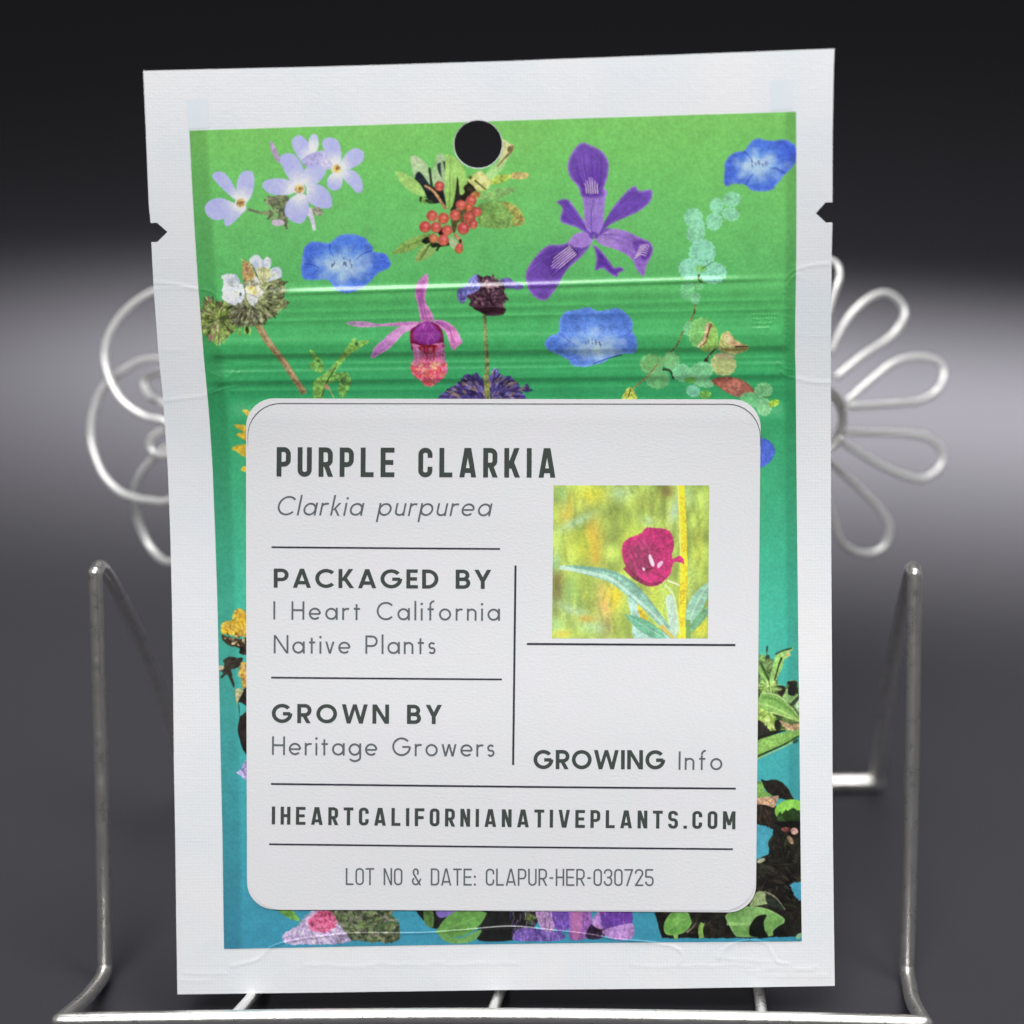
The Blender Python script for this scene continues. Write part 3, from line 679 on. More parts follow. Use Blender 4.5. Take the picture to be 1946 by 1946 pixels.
# ---- 4, 5, 9, 19 sky-blue cup flowers
def cup(outline, rim, mid, centre, cr, deep, lobes, ident):
    CUR[0] = ident
    FR[0] = (tuple(min(255, v+46) for v in rim), 7, .55)
    poly(outline, rim, grad=(centre, cr*2.9, mid), tex=.14, soft=2.5, rough=.9)
    FR[0] = None; CLIP[0] = True
    rg = np.random.RandomState(ident)
    for k in range(90):
        a = rg.uniform(0, 2*math.pi); r0, r1 = cr*rg.uniform(.5, 1.2), cr*rg.uniform(1.6, 2.7)
        line([(centre[0]+r0*1.2*math.cos(a), centre[1]+r0*.75*math.sin(a)), (centre[0]+r1*1.2*math.cos(a), centre[1]+r1*.75*math.sin(a))], 9, 3, deep if k % 3 else (120, 160, 236), alpha=.11, mark=False)
    for k in range(120):
        x, y = centre[0]+rg.normal(0, cr*.72), centre[1]+8+rg.normal(0, cr*.36)
        oval((x, y), cr*rg.uniform(.12, .3), cr*rg.uniform(.08, .18), [(150, 188, 234), (176, 206, 238), (206, 222, 240), (128, 168, 230)][k % 4], math.degrees(math.atan2(y-centre[1], x-centre[0])), alpha=.34, soft=16, mark=False)
    for k in range(44):
        a = rg.uniform(0, 2*math.pi); r1 = rg.uniform(.8, 1.5); line([(centre[0]+cr*.25*math.cos(a), centre[1]+cr*.18*math.sin(a)), (centre[0]+cr*r1*math.cos(a)*1.1, centre[1]+cr*r1*.6*math.sin(a))], 5, 2, (214, 230, 246), alpha=.14, mark=False)
    for k in range(9):
        a = rg.uniform(-3.0, .1); r_ = cr*rg.uniform(.2, .75)
        x, y = centre[0]+r_*math.cos(a)*.9, centre[1]+r_*math.sin(a)*.6
        line([(x, y), (x+rg.uniform(-10, 10), y+rg.uniform(10, 24))], 8, 4, (84, 92, 128), alpha=.8, mark=False)
    for lb in lobes: line(lb, 9, 4, deep, alpha=.7, mark=False)
    CLIP[0] = False
use(950, 70, .36232)
cup([(1180, 780), (1178, 700), (1186, 650), (1222, 612), (1280, 600), (1310, 560), (1350, 535), (1420, 545), (1480, 538), (1540, 560), (1562, 605), (1550, 660), (1510, 710), (1480, 740), (1440, 790), (1395, 808), (1330, 806), (1280, 775), (1230, 770)], (58, 84, 196), (86, 140, 226), (1350, 670), 84, (44, 62, 176), [[(1280, 600), (1310, 630), (1330, 660)], [(1290, 778), (1310, 740), (1330, 720)], [(1500, 720), (1450, 690), (1420, 690)]], 4)
use(250, 70, .36232)
cup([(890, 1225), (895, 1170), (905, 1110), (940, 1078), (1000, 1080), (1040, 1082), (1090, 1045), (1150, 1036), (1220, 1055), (1262, 1100), (1270, 1125), (1330, 1140), (1360, 1185), (1345, 1215), (1290, 1240), (1250, 1285), (1200, 1322), (1130, 1342), (1070, 1320), (1030, 1275), (960, 1275), (905, 1272)], (62, 96, 206), (96, 146, 232), (1110, 1195), 96, (50, 74, 186), [[(1040, 1085), (1040, 1120), (1060, 1150)], [(1262, 1120), (1210, 1140), (1180, 1165)], [(905, 1190), (950, 1195), (985, 1215)]], 5)
use(980, 500, .31056)
cup([(180, 490), (200, 450), (262, 420), (270, 345), (310, 295), (380, 285), (440, 268), (500, 290), (560, 285), (630, 275), (690, 320), (718, 370), (712, 410), (735, 450), (742, 510), (720, 550), (660, 555), (600, 570), (540, 605), (480, 622), (420, 635), (350, 625), (310, 585), (240, 550), (200, 530)], (78, 118, 206), (104, 146, 226), (480, 500), 100, (66, 96, 190), [[(265, 425), (310, 460), (360, 495)], [(712, 410), (680, 430), (650, 450)], [(330, 590), (380, 580), (420, 590)]], 9)
line([(650, 560), (560, 585), (470, 618)], 10, 4, (40, 66, 130), alpha=.8)
use(1430, 670, .31056, 19)
poly([(10, 520), (60, 520), (110, 545), (138, 595), (120, 650), (80, 690), (45, 700), (10, 700)], (78, 106, 206), tex=.15)

# ---- 6 woolly white flower head with stem
use(370, 470, .09834, 6)
line([(1220, 1480), (1380, 1750), (1560, 1990), (1800, 2330), (2120, 2830)], 130, 120, (150, 128, 88), tex=.25)
line([(1260, 1500), (1420, 1760), (1600, 2000), (1840, 2340), (2150, 2820)], 40, 30, (188, 158, 118), alpha=.7)
H1 = [(1250, 640), (1500, 560), (1720, 640), (1740, 850), (1700, 960), (1810, 1040), (1760, 1160), (1640, 1230), (1560, 1330), (1420, 1380), (1340, 1480), (1260, 1480), (1120, 1540), (960, 1520), (850, 1560), (740, 1500), (700, 1320), (600, 1100), (900, 950), (980, 700)]
H2 = [(120, 1200), (230, 970), (420, 1040), (620, 1080), (720, 1250), (740, 1500), (720, 1640), (620, 1760), (470, 1830), (330, 1780), (200, 1700), (130, 1560), (100, 1380)]
poly(H1, (120, 128, 86), tex=.6, rough=2.0); poly(H2, (122, 140, 70), tex=.6, rough=2.0)
dabs(H1, 230, [(70, 74, 50), (160, 166, 118), (188, 190, 150), (98, 106, 66), (120, 124, 96), (52, 56, 36), (140, 150, 96)], 60, 170, .3, 11, (1150, 1000), mark=True)
dabs(H2, 170, [(150, 184, 84), (104, 128, 50), (176, 196, 120), (90, 90, 60), (128, 132, 100), (150, 120, 100), (74, 84, 46)], 60, 170, .3, 12, (430, 1380), mark=True)
dabs([(700, 1100), (1100, 1060), (1260, 1300), (1100, 1500), (760, 1500)], 90, [(66, 66, 48), (92, 92, 72), (150, 150, 124), (110, 104, 90)], 60, 150, .3, 13, (1000, 1050))
for x, y in ((770, 1600), (860, 1660), (980, 1640), (1060, 1640), (430, 1840), (560, 1800)): leaf((x, y-140), (x+10, y+60), 60, (134, 176, 84), tex=.3)
leaf((1000, 1520), (1030, 1670), 70, (44, 56, 20))
poly([(1060, 250), (1120, 170), (1210, 140), (1290, 220), (1330, 240), (1400, 190), (1465, 230), (1475, 340), (1430, 480), (1490, 400), (1590, 370), (1670, 430), (1680, 560), (1620, 610), (1480, 640), (1330, 680), (1240, 620), (1190, 470), (1110, 350)], (204, 214, 236), tex=.12, rough=.7)
poly([(1200, 420), (1330, 380), (1460, 430), (1500, 560), (1400, 660), (1290, 680), (1240, 600)], (190, 194, 130), tex=.35)
for x, y in ((1240, 380), (1300, 400), (1360, 420), (1420, 470), (1470, 520)): line([(1320, 680), ((1320+x)/2+10, (680+y)/2), (x, y)], 30, 18, (212, 212, 150), alpha=.8)
for x, y in ((1270, 420), (1340, 450), (1400, 520)): line([(1320, 680), (x, y)], 18, 10, (138, 136, 60), alpha=.8)
line([(1100, 330), (1170, 460), (1230, 620)], 26, 22, (88, 92, 70), alpha=.9)
poly([(940, 270), (1000, 260), (1090, 360), (1150, 480), (1180, 580), (1080, 650), (980, 700), (930, 600), (920, 420)], (196, 168, 104), tex=.35)
dabs([(950, 300), (1060, 350), (1120, 500), (1020, 650), (940, 560)], 30, [(176, 120, 70), (220, 190, 140), (150, 130, 70), (206, 160, 120)], 60, 120, .4, 15)
line([(890, 210), (930, 260)], 24, 16, (190, 200, 130))
poly([(500, 560), (560, 520), (720, 510), (820, 570), (880, 660), (960, 800), (970, 940), (900, 1060), (780, 1110), (640, 1060), (530, 960), (540, 800), (570, 680)], (208, 218, 238), grad=((760, 900), 340, (232, 238, 242)), tex=.14, rough=1.6)
poly([(640, 640), (740, 600), (840, 680), (860, 760), (740, 760), (640, 720)], (190, 192, 178), alpha=.6, tex=.3)
line([(660, 880), (760, 850), (860, 900), (830, 960)], 40, 24, (238, 240, 226)); oval((885, 905), 26, 34, (70, 84, 70)); oval((820, 890), 60, 40, (214, 216, 176), alpha=.7)
poly([(980, 760), (1080, 660), (1180, 560), (1250, 660), (1260, 780), (1340, 870), (1260, 960), (1120, 920), (1010, 880)], (222, 222, 206), tex=.15)
poly([(1030, 760), (1140, 740), (1220, 840), (1240, 900), (1140, 900), (1040, 830)], (206, 190, 104), tex=.35)
poly([(1000, 900), (1100, 920), (1200, 980), (1220, 1050), (1130, 1120), (1060, 1060), (1010, 980)], (206, 212, 216), tex=.15)

CLIP[0] = True
WH = [(530, 540), (820, 570), (970, 860), (880, 1090), (560, 960)]
dabs(WH, 60, [(186, 196, 216), (240, 243, 246), (212, 216, 204), (222, 230, 244), (176, 184, 190)], 60, 170, .3, 16, (860, 900), alpha=.5)
dabs([(1060, 200), (1420, 200), (1680, 420), (1660, 600), (1300, 640), (1180, 460)], 60, [(186, 194, 216), (238, 242, 246), (206, 212, 200), (200, 206, 170), (170, 176, 150)], 50, 150, .3, 17, (1300, 680), alpha=.5)
dabs([(980, 700), (1240, 600), (1320, 880), (1200, 1080), (1020, 1000)], 50, [(232, 234, 226), (180, 180, 160), (206, 200, 150), (150, 150, 120)], 40, 120, .35, 18, alpha=.55)
dabs([(900, 640), (1060, 640), (1280, 700), (1000, 760)], 24, [(110, 116, 84), (80, 84, 60), (160, 164, 130)], 50, 120, .3, 19, alpha=.7)
CLIP[0] = False

# ---- 11 small cut leaf beside the stem
use(380, 500, .31056, 11)
poly([(670, 525), (700, 540), (745, 600), (760, 650), (740, 670), (690, 655), (672, 620), (690, 590)], (110, 168, 78), tex=.35)
poly([(700, 720), (740, 690), (800, 640), (850, 580), (900, 510), (945, 455), (965, 480), (945, 500), (985, 470), (1040, 475), (990, 510), (930, 550), (880, 600), (830, 660), (790, 700), (760, 760), (745, 840), (700, 840), (690, 770)], (124, 176, 82), tex=.3)
poly([(800, 680), (850, 670), (905, 670), (925, 730), (900, 790), (870, 830), (845, 780), (850, 720), (790, 740), (760, 770)], (112, 168, 80), tex=.4)
line([(830, 640), (780, 720), (745, 820)], 9, 6, (64, 90, 40)); line([(770, 740), (800, 790), (820, 830)], 12, 6, (150, 170, 110))
oval((775, 760), 22, 12, (180, 140, 110), 30); oval((960, 490), 8, 12, (50, 100, 44)); oval((725, 600), 12, 8, (62, 110, 52)); oval((875, 720), 14, 26, (76, 116, 70), 0, alpha=.8)

# ---- 7 magenta slipper orchid
use(640, 500, .13458, 7)
OP, OPD = (186, 116, 182), (150, 72, 150)
FR[0] = ((214, 160, 204), 5, .55)
poly([(140, 850), (200, 820), (400, 820), (560, 855), (700, 850), (900, 830), (1120, 825), (1210, 840), (1180, 900), (1050, 895), (880, 890), (700, 885), (480, 900), (300, 900)], (166, 138, 172), grad=((1150, 860), 700, (190, 100, 170)), tex=.2)
poly([(480, 1330), (540, 1180), (650, 1080), (760, 980), (880, 900), (1050, 860), (1170, 850), (1110, 920), (960, 980), (860, 1080), (740, 1200), (600, 1290), (520, 1340)], (176, 112, 182), grad=((960, 920), 420, (204, 140, 196)), tex=.15)
poly([(1350, 810), (1450, 800), (1560, 830), (1680, 920), (1750, 1050), (1775, 1110), (1700, 1180), (1660, 1225), (1610, 1170), (1570, 1040), (1520, 950), (1420, 880)], (190, 104, 172), grad=((1640, 1060), 260, (214, 130, 186)), tex=.15)
poly([(1265, 150), (1290, 190), (1290, 280), (1270, 360), (1250, 470), (1260, 560), (1310, 640), (1370, 770), (1330, 830), (1200, 830), (1170, 720), (1140, 560), (1105, 440), (1120, 320), (1170, 230)], (192, 118, 178), grad=((1200, 470), 220, (168, 88, 160)), tex=.15)
FR[0] = None
poly([(1050, 930), (1120, 880), (1230, 830), (1330, 830), (1440, 880), (1500, 980), (1515, 1120), (1480, 1200), (1100, 1230), (1050, 1140), (1035, 1040)], (112, 14, 62), tex=.2)
poly([(1100, 930), (1200, 840), (1320, 830), (1420, 920), (1470, 1030), (1420, 1100), (1330, 1140), (1200, 1130), (1100, 1080), (1090, 1000)], (128, 38, 132), grad=((1250, 860), 110, (164, 78, 156)), tex=.2)
dabs([(1110, 930), (1320, 840), (1460, 1020), (1330, 1120), (1110, 1060)], 60, [(150, 60, 146), (112, 30, 118), (170, 90, 166), (128, 44, 140)], 50, 130, .2, 23, (1290, 780), alpha=.5)
poly([(1060, 1130), (1180, 1150), (1300, 1150), (1420, 1120), (1510, 1120), (1520, 1230), (1530, 1350), (1560, 1440), (1560, 1540), (1470, 1640), (1350, 1740), (1260, 1740), (1180, 1660), (1080, 1560), (1040, 1450), (1080, 1370), (1100, 1250)], (190, 112, 158), grad=((1300, 1520), 320, (206, 82, 100)), tex=.2)
dabs([(1090, 1180), (1500, 1150), (1510, 1300), (1300, 1330), (1110, 1320)], 60, [(170, 70, 140), (200, 120, 176), (150, 40, 100)], 40, 100, .4, 21)
dabs([(1050, 1430), (1300, 1400), (1550, 1430), (1540, 1560), (1320, 1740), (1100, 1580)], 190, [(214, 62, 76), (226, 140, 110), (232, 164, 120), (200, 70, 120), (206, 90, 90), (190, 130, 150)], 30, 80, .6, 22)
poly([(1180, 1170), (1420, 1150), (1380, 1240), (1320, 1280), (1240, 1270), (1190, 1230)], (110, 10, 26), tex=.3)
for k in range(7): line([(1190+36*k, 1150), (1210+30*k, 1240), (1240+20*k, 1290+70*((k+1) % 2))], 26, 12, (122, 12, 40) if k % 2 else (176, 40, 30))

CLIP[0] = True
for q in range(70):
    rg = np.random.RandomState(1500+q); t = rg.uniform(0, 1); o_ = rg.uniform(-36, 36); c_ = [(160, 84, 156), (208, 150, 200), (144, 74, 146), (196, 120, 186)][q % 4]
    k_ = q % 4
    if k_ == 0: p = [(1240+o_, 780), (1190+o_*.8, 500), (1230+o_*.5, 260)]
    elif k_ == 1: p = [(1130, 870+o_*.4), (900, 960+o_), (640, 1180+o_)]
    elif k_ == 2: p = [(1400, 830+o_*.3), (1580, 920+o_), (1660+o_, 1120)]
    else: p = [(1100, 850+o_*.3), (700, 870+o_*.4), (300, 860+o_*.7)]
    line(p, 9, 4, c_, alpha=.4, mark=False)
for q in range(40):
    rg = np.random.RandomState(1600+q); x = rg.uniform(1090, 1500); line([(x, 1180), (1300+(x-1300)*.9, 1300), (1300+(x-1300)*.95, rg.uniform(1340, 1460))], 9, 4, [(200, 130, 176), (166, 70, 132), (214, 160, 190), (150, 50, 100)][q % 4], alpha=.5, mark=False)
CLIP[0] = False

# ---- 8 whorled sage with its stem
use(830, 510, .12943, 8)
line([(700, 680), (720, 1000), (735, 1400), (745, 1860)], 50, 74, (104, 120, 72), tex=.4)
line([(690, 700), (705, 1000), (720, 1400)], 14, 14, (148, 160, 104), alpha=.6)
poly([(300, 320), (420, 260), (500, 150), (560, 95), (640, 110), (650, 280), (560, 360), (470, 400), (400, 500), (360, 510), (310, 440)], (116, 112, 186), tex=.35, rough=.8)
poly([(880, 240), (960, 150), (1060, 140), (1130, 190), (1230, 215), (1280, 270), (1200, 310), (1100, 290), (980, 280)], (108, 96, 172), tex=.35, rough=.8)
dabs([(320, 320), (500, 160), (640, 130), (560, 350), (380, 480)], 40, [(150, 160, 220), (90, 70, 160), (130, 130, 200), (70, 90, 150)], 40, 90, .4, 31)
poly([(590, 100), (680, 130), (740, 110), (800, 125), (830, 95), (870, 180), (940, 200), (1000, 280), (990, 350), (1050, 450), (980, 480), (990, 670), (850, 690), (720, 690), (640, 640), (540, 580), (470, 540), (500, 470), (440, 400), (560, 350), (650, 270)], (72, 44, 58), tex=.45, rough=.8)
dabs([(620, 130), (860, 130), (980, 300), (1000, 420), (960, 560), (640, 560), (520, 440), (620, 300)], 170, [(112, 76, 92), (56, 28, 40), (142, 108, 120), (86, 56, 76), (40, 20, 30)], 35, 80, .5, 32)
dabs([(640, 240), (760, 180), (900, 220), (880, 290), (660, 290)], 40, [(186, 160, 166), (150, 110, 120), (120, 84, 100)], 35, 70, .5, 33)
poly([(560, 580), (980, 570), (980, 665), (760, 685), (640, 640)], (38, 16, 24), alpha=.75, tex=.4)
W2 = [(60, 1880), (200, 1760), (330, 1680), (420, 1550), (520, 1570), (590, 1520), (640, 1610), (700, 1650), (790, 1600), (830, 1480), (900, 1500), (960, 1590), (1080, 1580), (1180, 1680), (1240, 1750), (1330, 1700), (1370, 1770), (1320, 1820), (1230, 1800), (1240, 1960), (60, 1960)]
poly(W2, (66, 56, 110), tex=.5, rough=1.2)
dabs(W2, 240, [(92, 84, 166), (52, 38, 92), (40, 30, 60), (130, 124, 196), (120, 100, 110), (76, 66, 140), (166, 140, 130)], 45, 130, .35, 34, (720, 1950), mark=True)
line([(720, 1560), (740, 1800), (750, 1930)], 74, 70, (126, 134, 70), tex=.4)

# ---- 10 trailing vine with round leaves
use(1180, 350, .23292, 10)
VM, VMD = (140, 214, 172), (112, 196, 142)
def disc(c, rx, ry, rot=0, col=VM, alpha=.92, vein=(104, 186, 138), o=None, seed=0):
    a = np.linspace(0, 2*math.pi, 52, endpoint=False); rr = 1+.05*np.sin(a*13+seed)
    r_ = math.radians(rot); x = rx*rr*np.cos(a); y = ry*rr*np.sin(a)
    FR[0] = (tuple(min(255, v+30) for v in col), 7, .32)
    poly(np.stack([c[0]+x*math.cos(r_)-y*math.sin(r_), c[1]+x*math.sin(r_)+y*math.cos(r_)], 1), tuple(int(v*.95) for v in col), grad=(c, max(rx, ry)*1.0, col), alpha=alpha, tex=.16)
    o = o or (c[0], c[1]+ry*.8)
    FR[0] = None; CLIP[0] = True
    for k in range(7):
        a = k/7*2*math.pi; veins(o, [(c[0]+rx*.9*math.cos(a), c[1]+ry*.9*math.sin(a))], vein, 5, .42)
        veins(o, [(c[0]+rx*.8*math.cos(a+.4), c[1]+ry*.8*math.sin(a+.4))], tuple(min(255, v+24) for v in col), 6, .30)
    CLIP[0] = False
line([(820, 250), (690, 340), (660, 480), (650, 720), (660, 800), (600, 860), (600, 960)], 10, 10, (84, 130, 70))
line([(610, 950), (590, 1070), (500, 1210), (440, 1330), (300, 1470), (190, 1590), (90, 1680)], 16, 10, (116, 110, 62), tex=.5)
disc((905, 125), 74, 62, -15, o=(840, 190)); disc((780, 175), 56, 62, 0, o=(815, 235)); disc((895, 245), 74, 54, 10, o=(825, 240)); disc((760, 305), 66, 74, 20, o=(810, 250))
disc((590, 270), 78, 74, -15, o=(660, 310)); disc((610, 400), 74, 82, 30, o=(670, 330)); disc((650, 360), 36, 60, 10, o=(670, 300))
disc((665, 560), 108, 112, 0, (142, 216, 184), o=(655, 690)); disc((560, 690), 92, 84, 15, (142, 216, 184), o=(645, 730)); disc((755, 725), 108, 86, -8, (146, 220, 188), o=(650, 740))
oval((650, 690), 46, 30, (124, 200, 100), alpha=.8); line([(640, 735), (632, 765), (662, 812)], 18, 14, (54, 80, 36))
line([(660, 690), (745, 635)], 10, 5, (78, 120, 60))
disc((545, 865), 62, 76, 10, (116, 198, 136), .85, o=(600, 870)); disc((610, 930), 36, 48, 20, (128, 204, 148), .9, o=(600, 960)); disc((640, 830), 34, 30, 0, (110, 190, 120), .8)
line([(590, 870), (606, 850), (600, 800)], 8, 6, (90, 140, 76))
disc((560, 1180), 54, 60, 0, (114, 192, 134), .85); disc((650, 1210), 98, 124, 10, (126, 194, 104), .92, o=(760, 1330))
poly([(690, 1150), (740, 1120), (785, 1190), (792, 1290), (770, 1340), (700, 1370), (640, 1330), (680, 1250)], (142, 190, 92), tex=.2)
poly([(690, 1150), (730, 1125), (740, 1170), (705, 1230), (690, 1300), (640, 1330), (625, 1310), (670, 1250)], (206, 184, 140), tex=.35)
line([(735, 1140), (710, 1210), (690, 1280), (640, 1325)], 18, 10, (136, 98, 58), tex=.5)
poly([(795, 1300), (820, 1220), (875, 1195), (920, 1250), (980, 1290), (1040, 1318), (1020, 1360), (930, 1390), (840, 1370), (790, 1350)], (172, 178, 108), tex=.3)
poly([(850, 1230), (880, 1210), (930, 1270), (1000, 1310), (920, 1320), (860, 1290)], (204, 172, 126), tex=.3); line([(930, 1320), (990, 1322), (1038, 1320)], 14, 8, (84, 52, 34)); line([(850, 1350), (930, 1350), (1030, 1340)], 26, 16, (146, 112, 66), alpha=.7)
line([(770, 1340), (720, 1400), (690, 1440)], 14, 12, (70, 50, 36)); oval((695, 1440), 16, 22, (58, 44, 36))
disc((835, 1470), 106, 92, 10, (176, 184, 116), .95, (206, 206, 150), (720, 1400), 2); oval((850, 1400), 90, 26, (170, 140, 116), 4, alpha=.5)
poly([(730, 1620), (780, 1580), (880, 1570), (990, 1600), (1060, 1650), (1090, 1700), (1040, 1720), (960, 1740), (860, 1700), (790, 1650)], (152, 88, 72), grad=((930, 1690), 170, (176, 112, 96)), tex=.3)
disc((250, 1465), 98, 80, 0, (116, 176, 104), .85, o=(350, 1510)); disc((410, 1440), 66, 74, 0, (122, 184, 118), .85, o=(380, 1510)); disc((300, 1590), 98, 82, 0, (112, 178, 112), .85, o=(380, 1520))
line([(340, 1510), (400, 1520), (430, 1590)], 18, 16, (44, 64, 34)); line([(300, 1470), (200, 1580), (90, 1680)], 12, 8, (136, 116, 70), tex=.5)
disc((500, 1540), 80, 74, 20, (122, 196, 142), .92, o=(570, 1610)); disc((650, 1530), 104, 76, -20, (122, 196, 138), .92, o=(560, 1610)); disc((660, 1610), 100, 46, 20, (120, 192, 134), .9, o=(560, 1620)); oval((565, 1600), 46, 26, (104, 170, 70), alpha=.85)
disc((590, 1690), 60, 50, 20, (124, 196, 160), .92); oval((690, 1720), 50, 36, (120, 172, 70), alpha=.8, tex=.4)
disc((1165, 1685), 76, 64, 0, (126, 196, 132), .92, o=(1150, 1750)); disc((1060, 1760), 90, 60, 10, (112, 190, 124), .85); disc((1170, 1820), 62, 70, 10, (128, 196, 132), .92, o=(1140, 1760)); oval((1250, 1790), 46, 28, (150, 190, 60), -20, tex=.4); line([(1160, 1740), (1225, 1740)], 10, 6, (70, 110, 50))
poly([(10, 1740), (50, 1670), (90, 1665), (130, 1740), (110, 1770), (20, 1770)], (176, 184, 80), tex=.4); line([(80, 1670), (60, 1740)], 12, 8, (90, 90, 40))

# ---- 12 yellow ray flower half hidden by the sticker
use(400, 760, .12414, 12)
for pts in ([(490, 155), (560, 150), (620, 210), (560, 240), (520, 200)], [(360, 385), (440, 370), (530, 385), (620, 420), (620, 520), (500, 480), (430, 440)], [(390, 525), (480, 500), (620, 500), (620, 620), (520, 610), (460, 570)], [(330, 750), (380, 700), (500, 680), (620, 680), (620, 870), (500, 860), (420, 800)], [(470, 1060), (520, 1010), (620, 1020), (620, 1090), (520, 1095)]):
    poly(pts, (206, 178, 60), grad=((620, 620), 300, (212, 168, 44)), tex=.2, soft=2)

# ---- 13 yellow yarrow and dark buds
use(400, 1140, .18634, 13)
poly([(120, 350), (180, 380), (300, 400), (400, 380), (400, 540), (300, 545), (290, 490), (180, 460), (120, 400)], (52, 40, 28), tex=.6, rough=.8)
Y1 = [(115, 270), (150, 220), (220, 215), (240, 130), (280, 90), (340, 110), (400, 160), (400, 360), (280, 365), (200, 350), (120, 335)]
poly(Y1, (206, 164, 44), tex=.25, rough=1.0)
dabs(Y1, 90, [(232, 196, 60), (214, 170, 40), (240, 210, 96), (180, 130, 40), (222, 186, 80)], 24, 44, .8, 41, mark=True)
dabs([(120, 340), (400, 350), (400, 460), (180, 450)], 40, [(206, 180, 120), (40, 30, 24), (90, 60, 36), (222, 200, 150)], 18, 40, .6, 42)
poly([(130, 620), (180, 580), (260, 590), (330, 590), (320, 650), (260, 700), (210, 720), (250, 880), (230, 880), (170, 760), (120, 800), (100, 790), (130, 740), (50, 710), (40, 680), (110, 690), (145, 660)], (46, 42, 32), tex=.5, rough=.6)
poly([(30, 665), (60, 680), (130, 670), (130, 710), (60, 715)], (186, 176, 140))
Y2 = [(290, 740), (320, 650), (370, 640), (400, 650), (400, 900), (330, 890), (310, 800)]
poly(Y2, (206, 166, 72), tex=.25, rough=1.0); dabs(Y2, 40, [(230, 196, 80), (210, 180, 130), (180, 120, 60)], 24, 44, .8, 43)
poly([(255, 920), (330, 910), (400, 900), (400, 1090), (340, 1060), (290, 1050), (300, 1180), (330, 1170), (400, 1150), (400, 1560), (350, 1550), (310, 1460), (280, 1330), (300, 1180), (290, 1050), (260, 1040)], (34, 26, 24), tex=.5, rough=.5)
poly([(255, 915), (340, 915), (300, 1000), (265, 1050)], (176, 176, 128), tex=.3)
CUR[0] = 14
poly([(270, 1760), (310, 1730), (350, 1650), (400, 1640), (400, 1830), (370, 1840), (320, 1800)], (160, 146, 196), tex=.4, rough=.6)
line([(380, 1660), (340, 1740), (390, 1800)], 14, 10, (110, 84, 140), alpha=.7)

# ---- 15 pink flower head and grey herb at the foot
use(410, 1700, .43478, 15)
leaf((250, 30), (370, 115), 40, (104, 158, 70), tex=.3)
M1 = [(500, 30), (760, 30), (770, 90), (800, 130), (790, 205), (640, 205), (560, 190), (520, 120)]
poly(M1, (84, 96, 68), tex=.6, rough=1.5); dabs(M1, 190, [(130, 140, 90), (44, 50, 36), (150, 148, 130), (96, 120, 60), (120, 104, 110), (60, 60, 50)], 12, 34, .4, 51, mark=True)
line([(700, 150), (760, 120), (800, 130)], 14, 8, (70, 100, 60))
M2 = [(300, 170), (350, 140), (420, 70), (480, 60), (540, 130), (580, 190), (570, 212), (330, 218), (300, 195)]
poly(M2, (176, 160, 196), tex=.35, rough=1.4); dabs(M2, 70, [(206, 196, 222), (150, 130, 170), (190, 160, 190)], 12, 40, .25, 52, (440, 60), mark=True)
poly([(410, 120), (440, 80), (480, 66), (515, 90), (525, 140), (490, 165), (430, 160)], (186, 90, 124), tex=.5, rough=2.2)
dabs([(405, 120), (480, 62), (530, 110), (490, 168)], 90, [(214, 112, 150), (150, 50, 84), (206, 90, 130)], 12, 26, .5, 53)

# ---- 16 violet pea flowers with leaves at the foot
CUR[0] = 16
poly([(910, 30), (1400, 30), (1400, 130), (1320, 195), (1150, 200), (1140, 140), (980, 150), (915, 120)], (26, 26, 26), tex=.5)
poly([(910, 60), (950, 70), (950, 140), (915, 125)], (84, 120, 60), tex=.3); poly([(970, 60), (1060, 50), (1060, 80), (980, 100)], (128, 108, 190))
leaf((965, 165), (1185, 80), 110, (96, 150, 72), (128, 178, 100), 6, tex=.15); poly([(970, 150), (1060, 190), (1160, 150), (1130, 200), (1050, 215), (990, 195)], (104, 156, 84), tex=.15)
dabs([(1350, 50), (1400, 50), (1390, 130), (1350, 120)], 20, [(110, 130, 60), (60, 80, 40)], 14, 34, .4, 54)
poly([(1300, 180), (1330, 145), (1420, 150), (1520, 170), (1500, 200), (1320, 202)], (110, 84, 168), tex=.3)
for pts, c in (([(1400, 40), (1480, 40), (1480, 150), (1440, 160), (1410, 120)], (190, 150, 200)), ([(1470, 40), (1550, 40), (1545, 140), (1490, 155)], (106, 72, 166)), ([(1550, 50), (1630, 40), (1640, 140), (1620, 190), (1550, 195), (1545, 120)], (150, 92, 172)), ([(1640, 130), (1720, 60), (1700, 180), (1620, 190)], (40, 24, 44)), ([(1640, 120), (1690, 60), (1720, 90), (1690, 150)], (176, 130, 196)), ([(1690, 40), (1800, 40), (1815, 130), (1700, 150)], (98, 56, 150)), ([(1690, 160), (1780, 130), (1825, 130), (1820, 190), (1740, 195)], (176, 134, 196))):
    poly(pts, c, tex=.25)
CLIP[0] = True
for k in range(240):
    rg = np.random.RandomState(900+k); x, y = rg.uniform(1290, 1830), rg.uniform(50, 200)
    line([(x, y), (x+rg.uniform(-10, 10), y+rg.uniform(14, 40))], 7, 2, [(134, 96, 184), (90, 60, 150), (206, 176, 216), (170, 120, 190), (64, 40, 110)][k % 5], alpha=.38, mark=False)
CLIP[0] = False
poly([(1560, 60), (1600, 60), (1590, 180), (1560, 185)], (196, 120, 170), alpha=.7); oval((1640, 50), 16, 18, (150, 190, 80)); oval((1690, 60), 20, 18, (206, 90, 140))

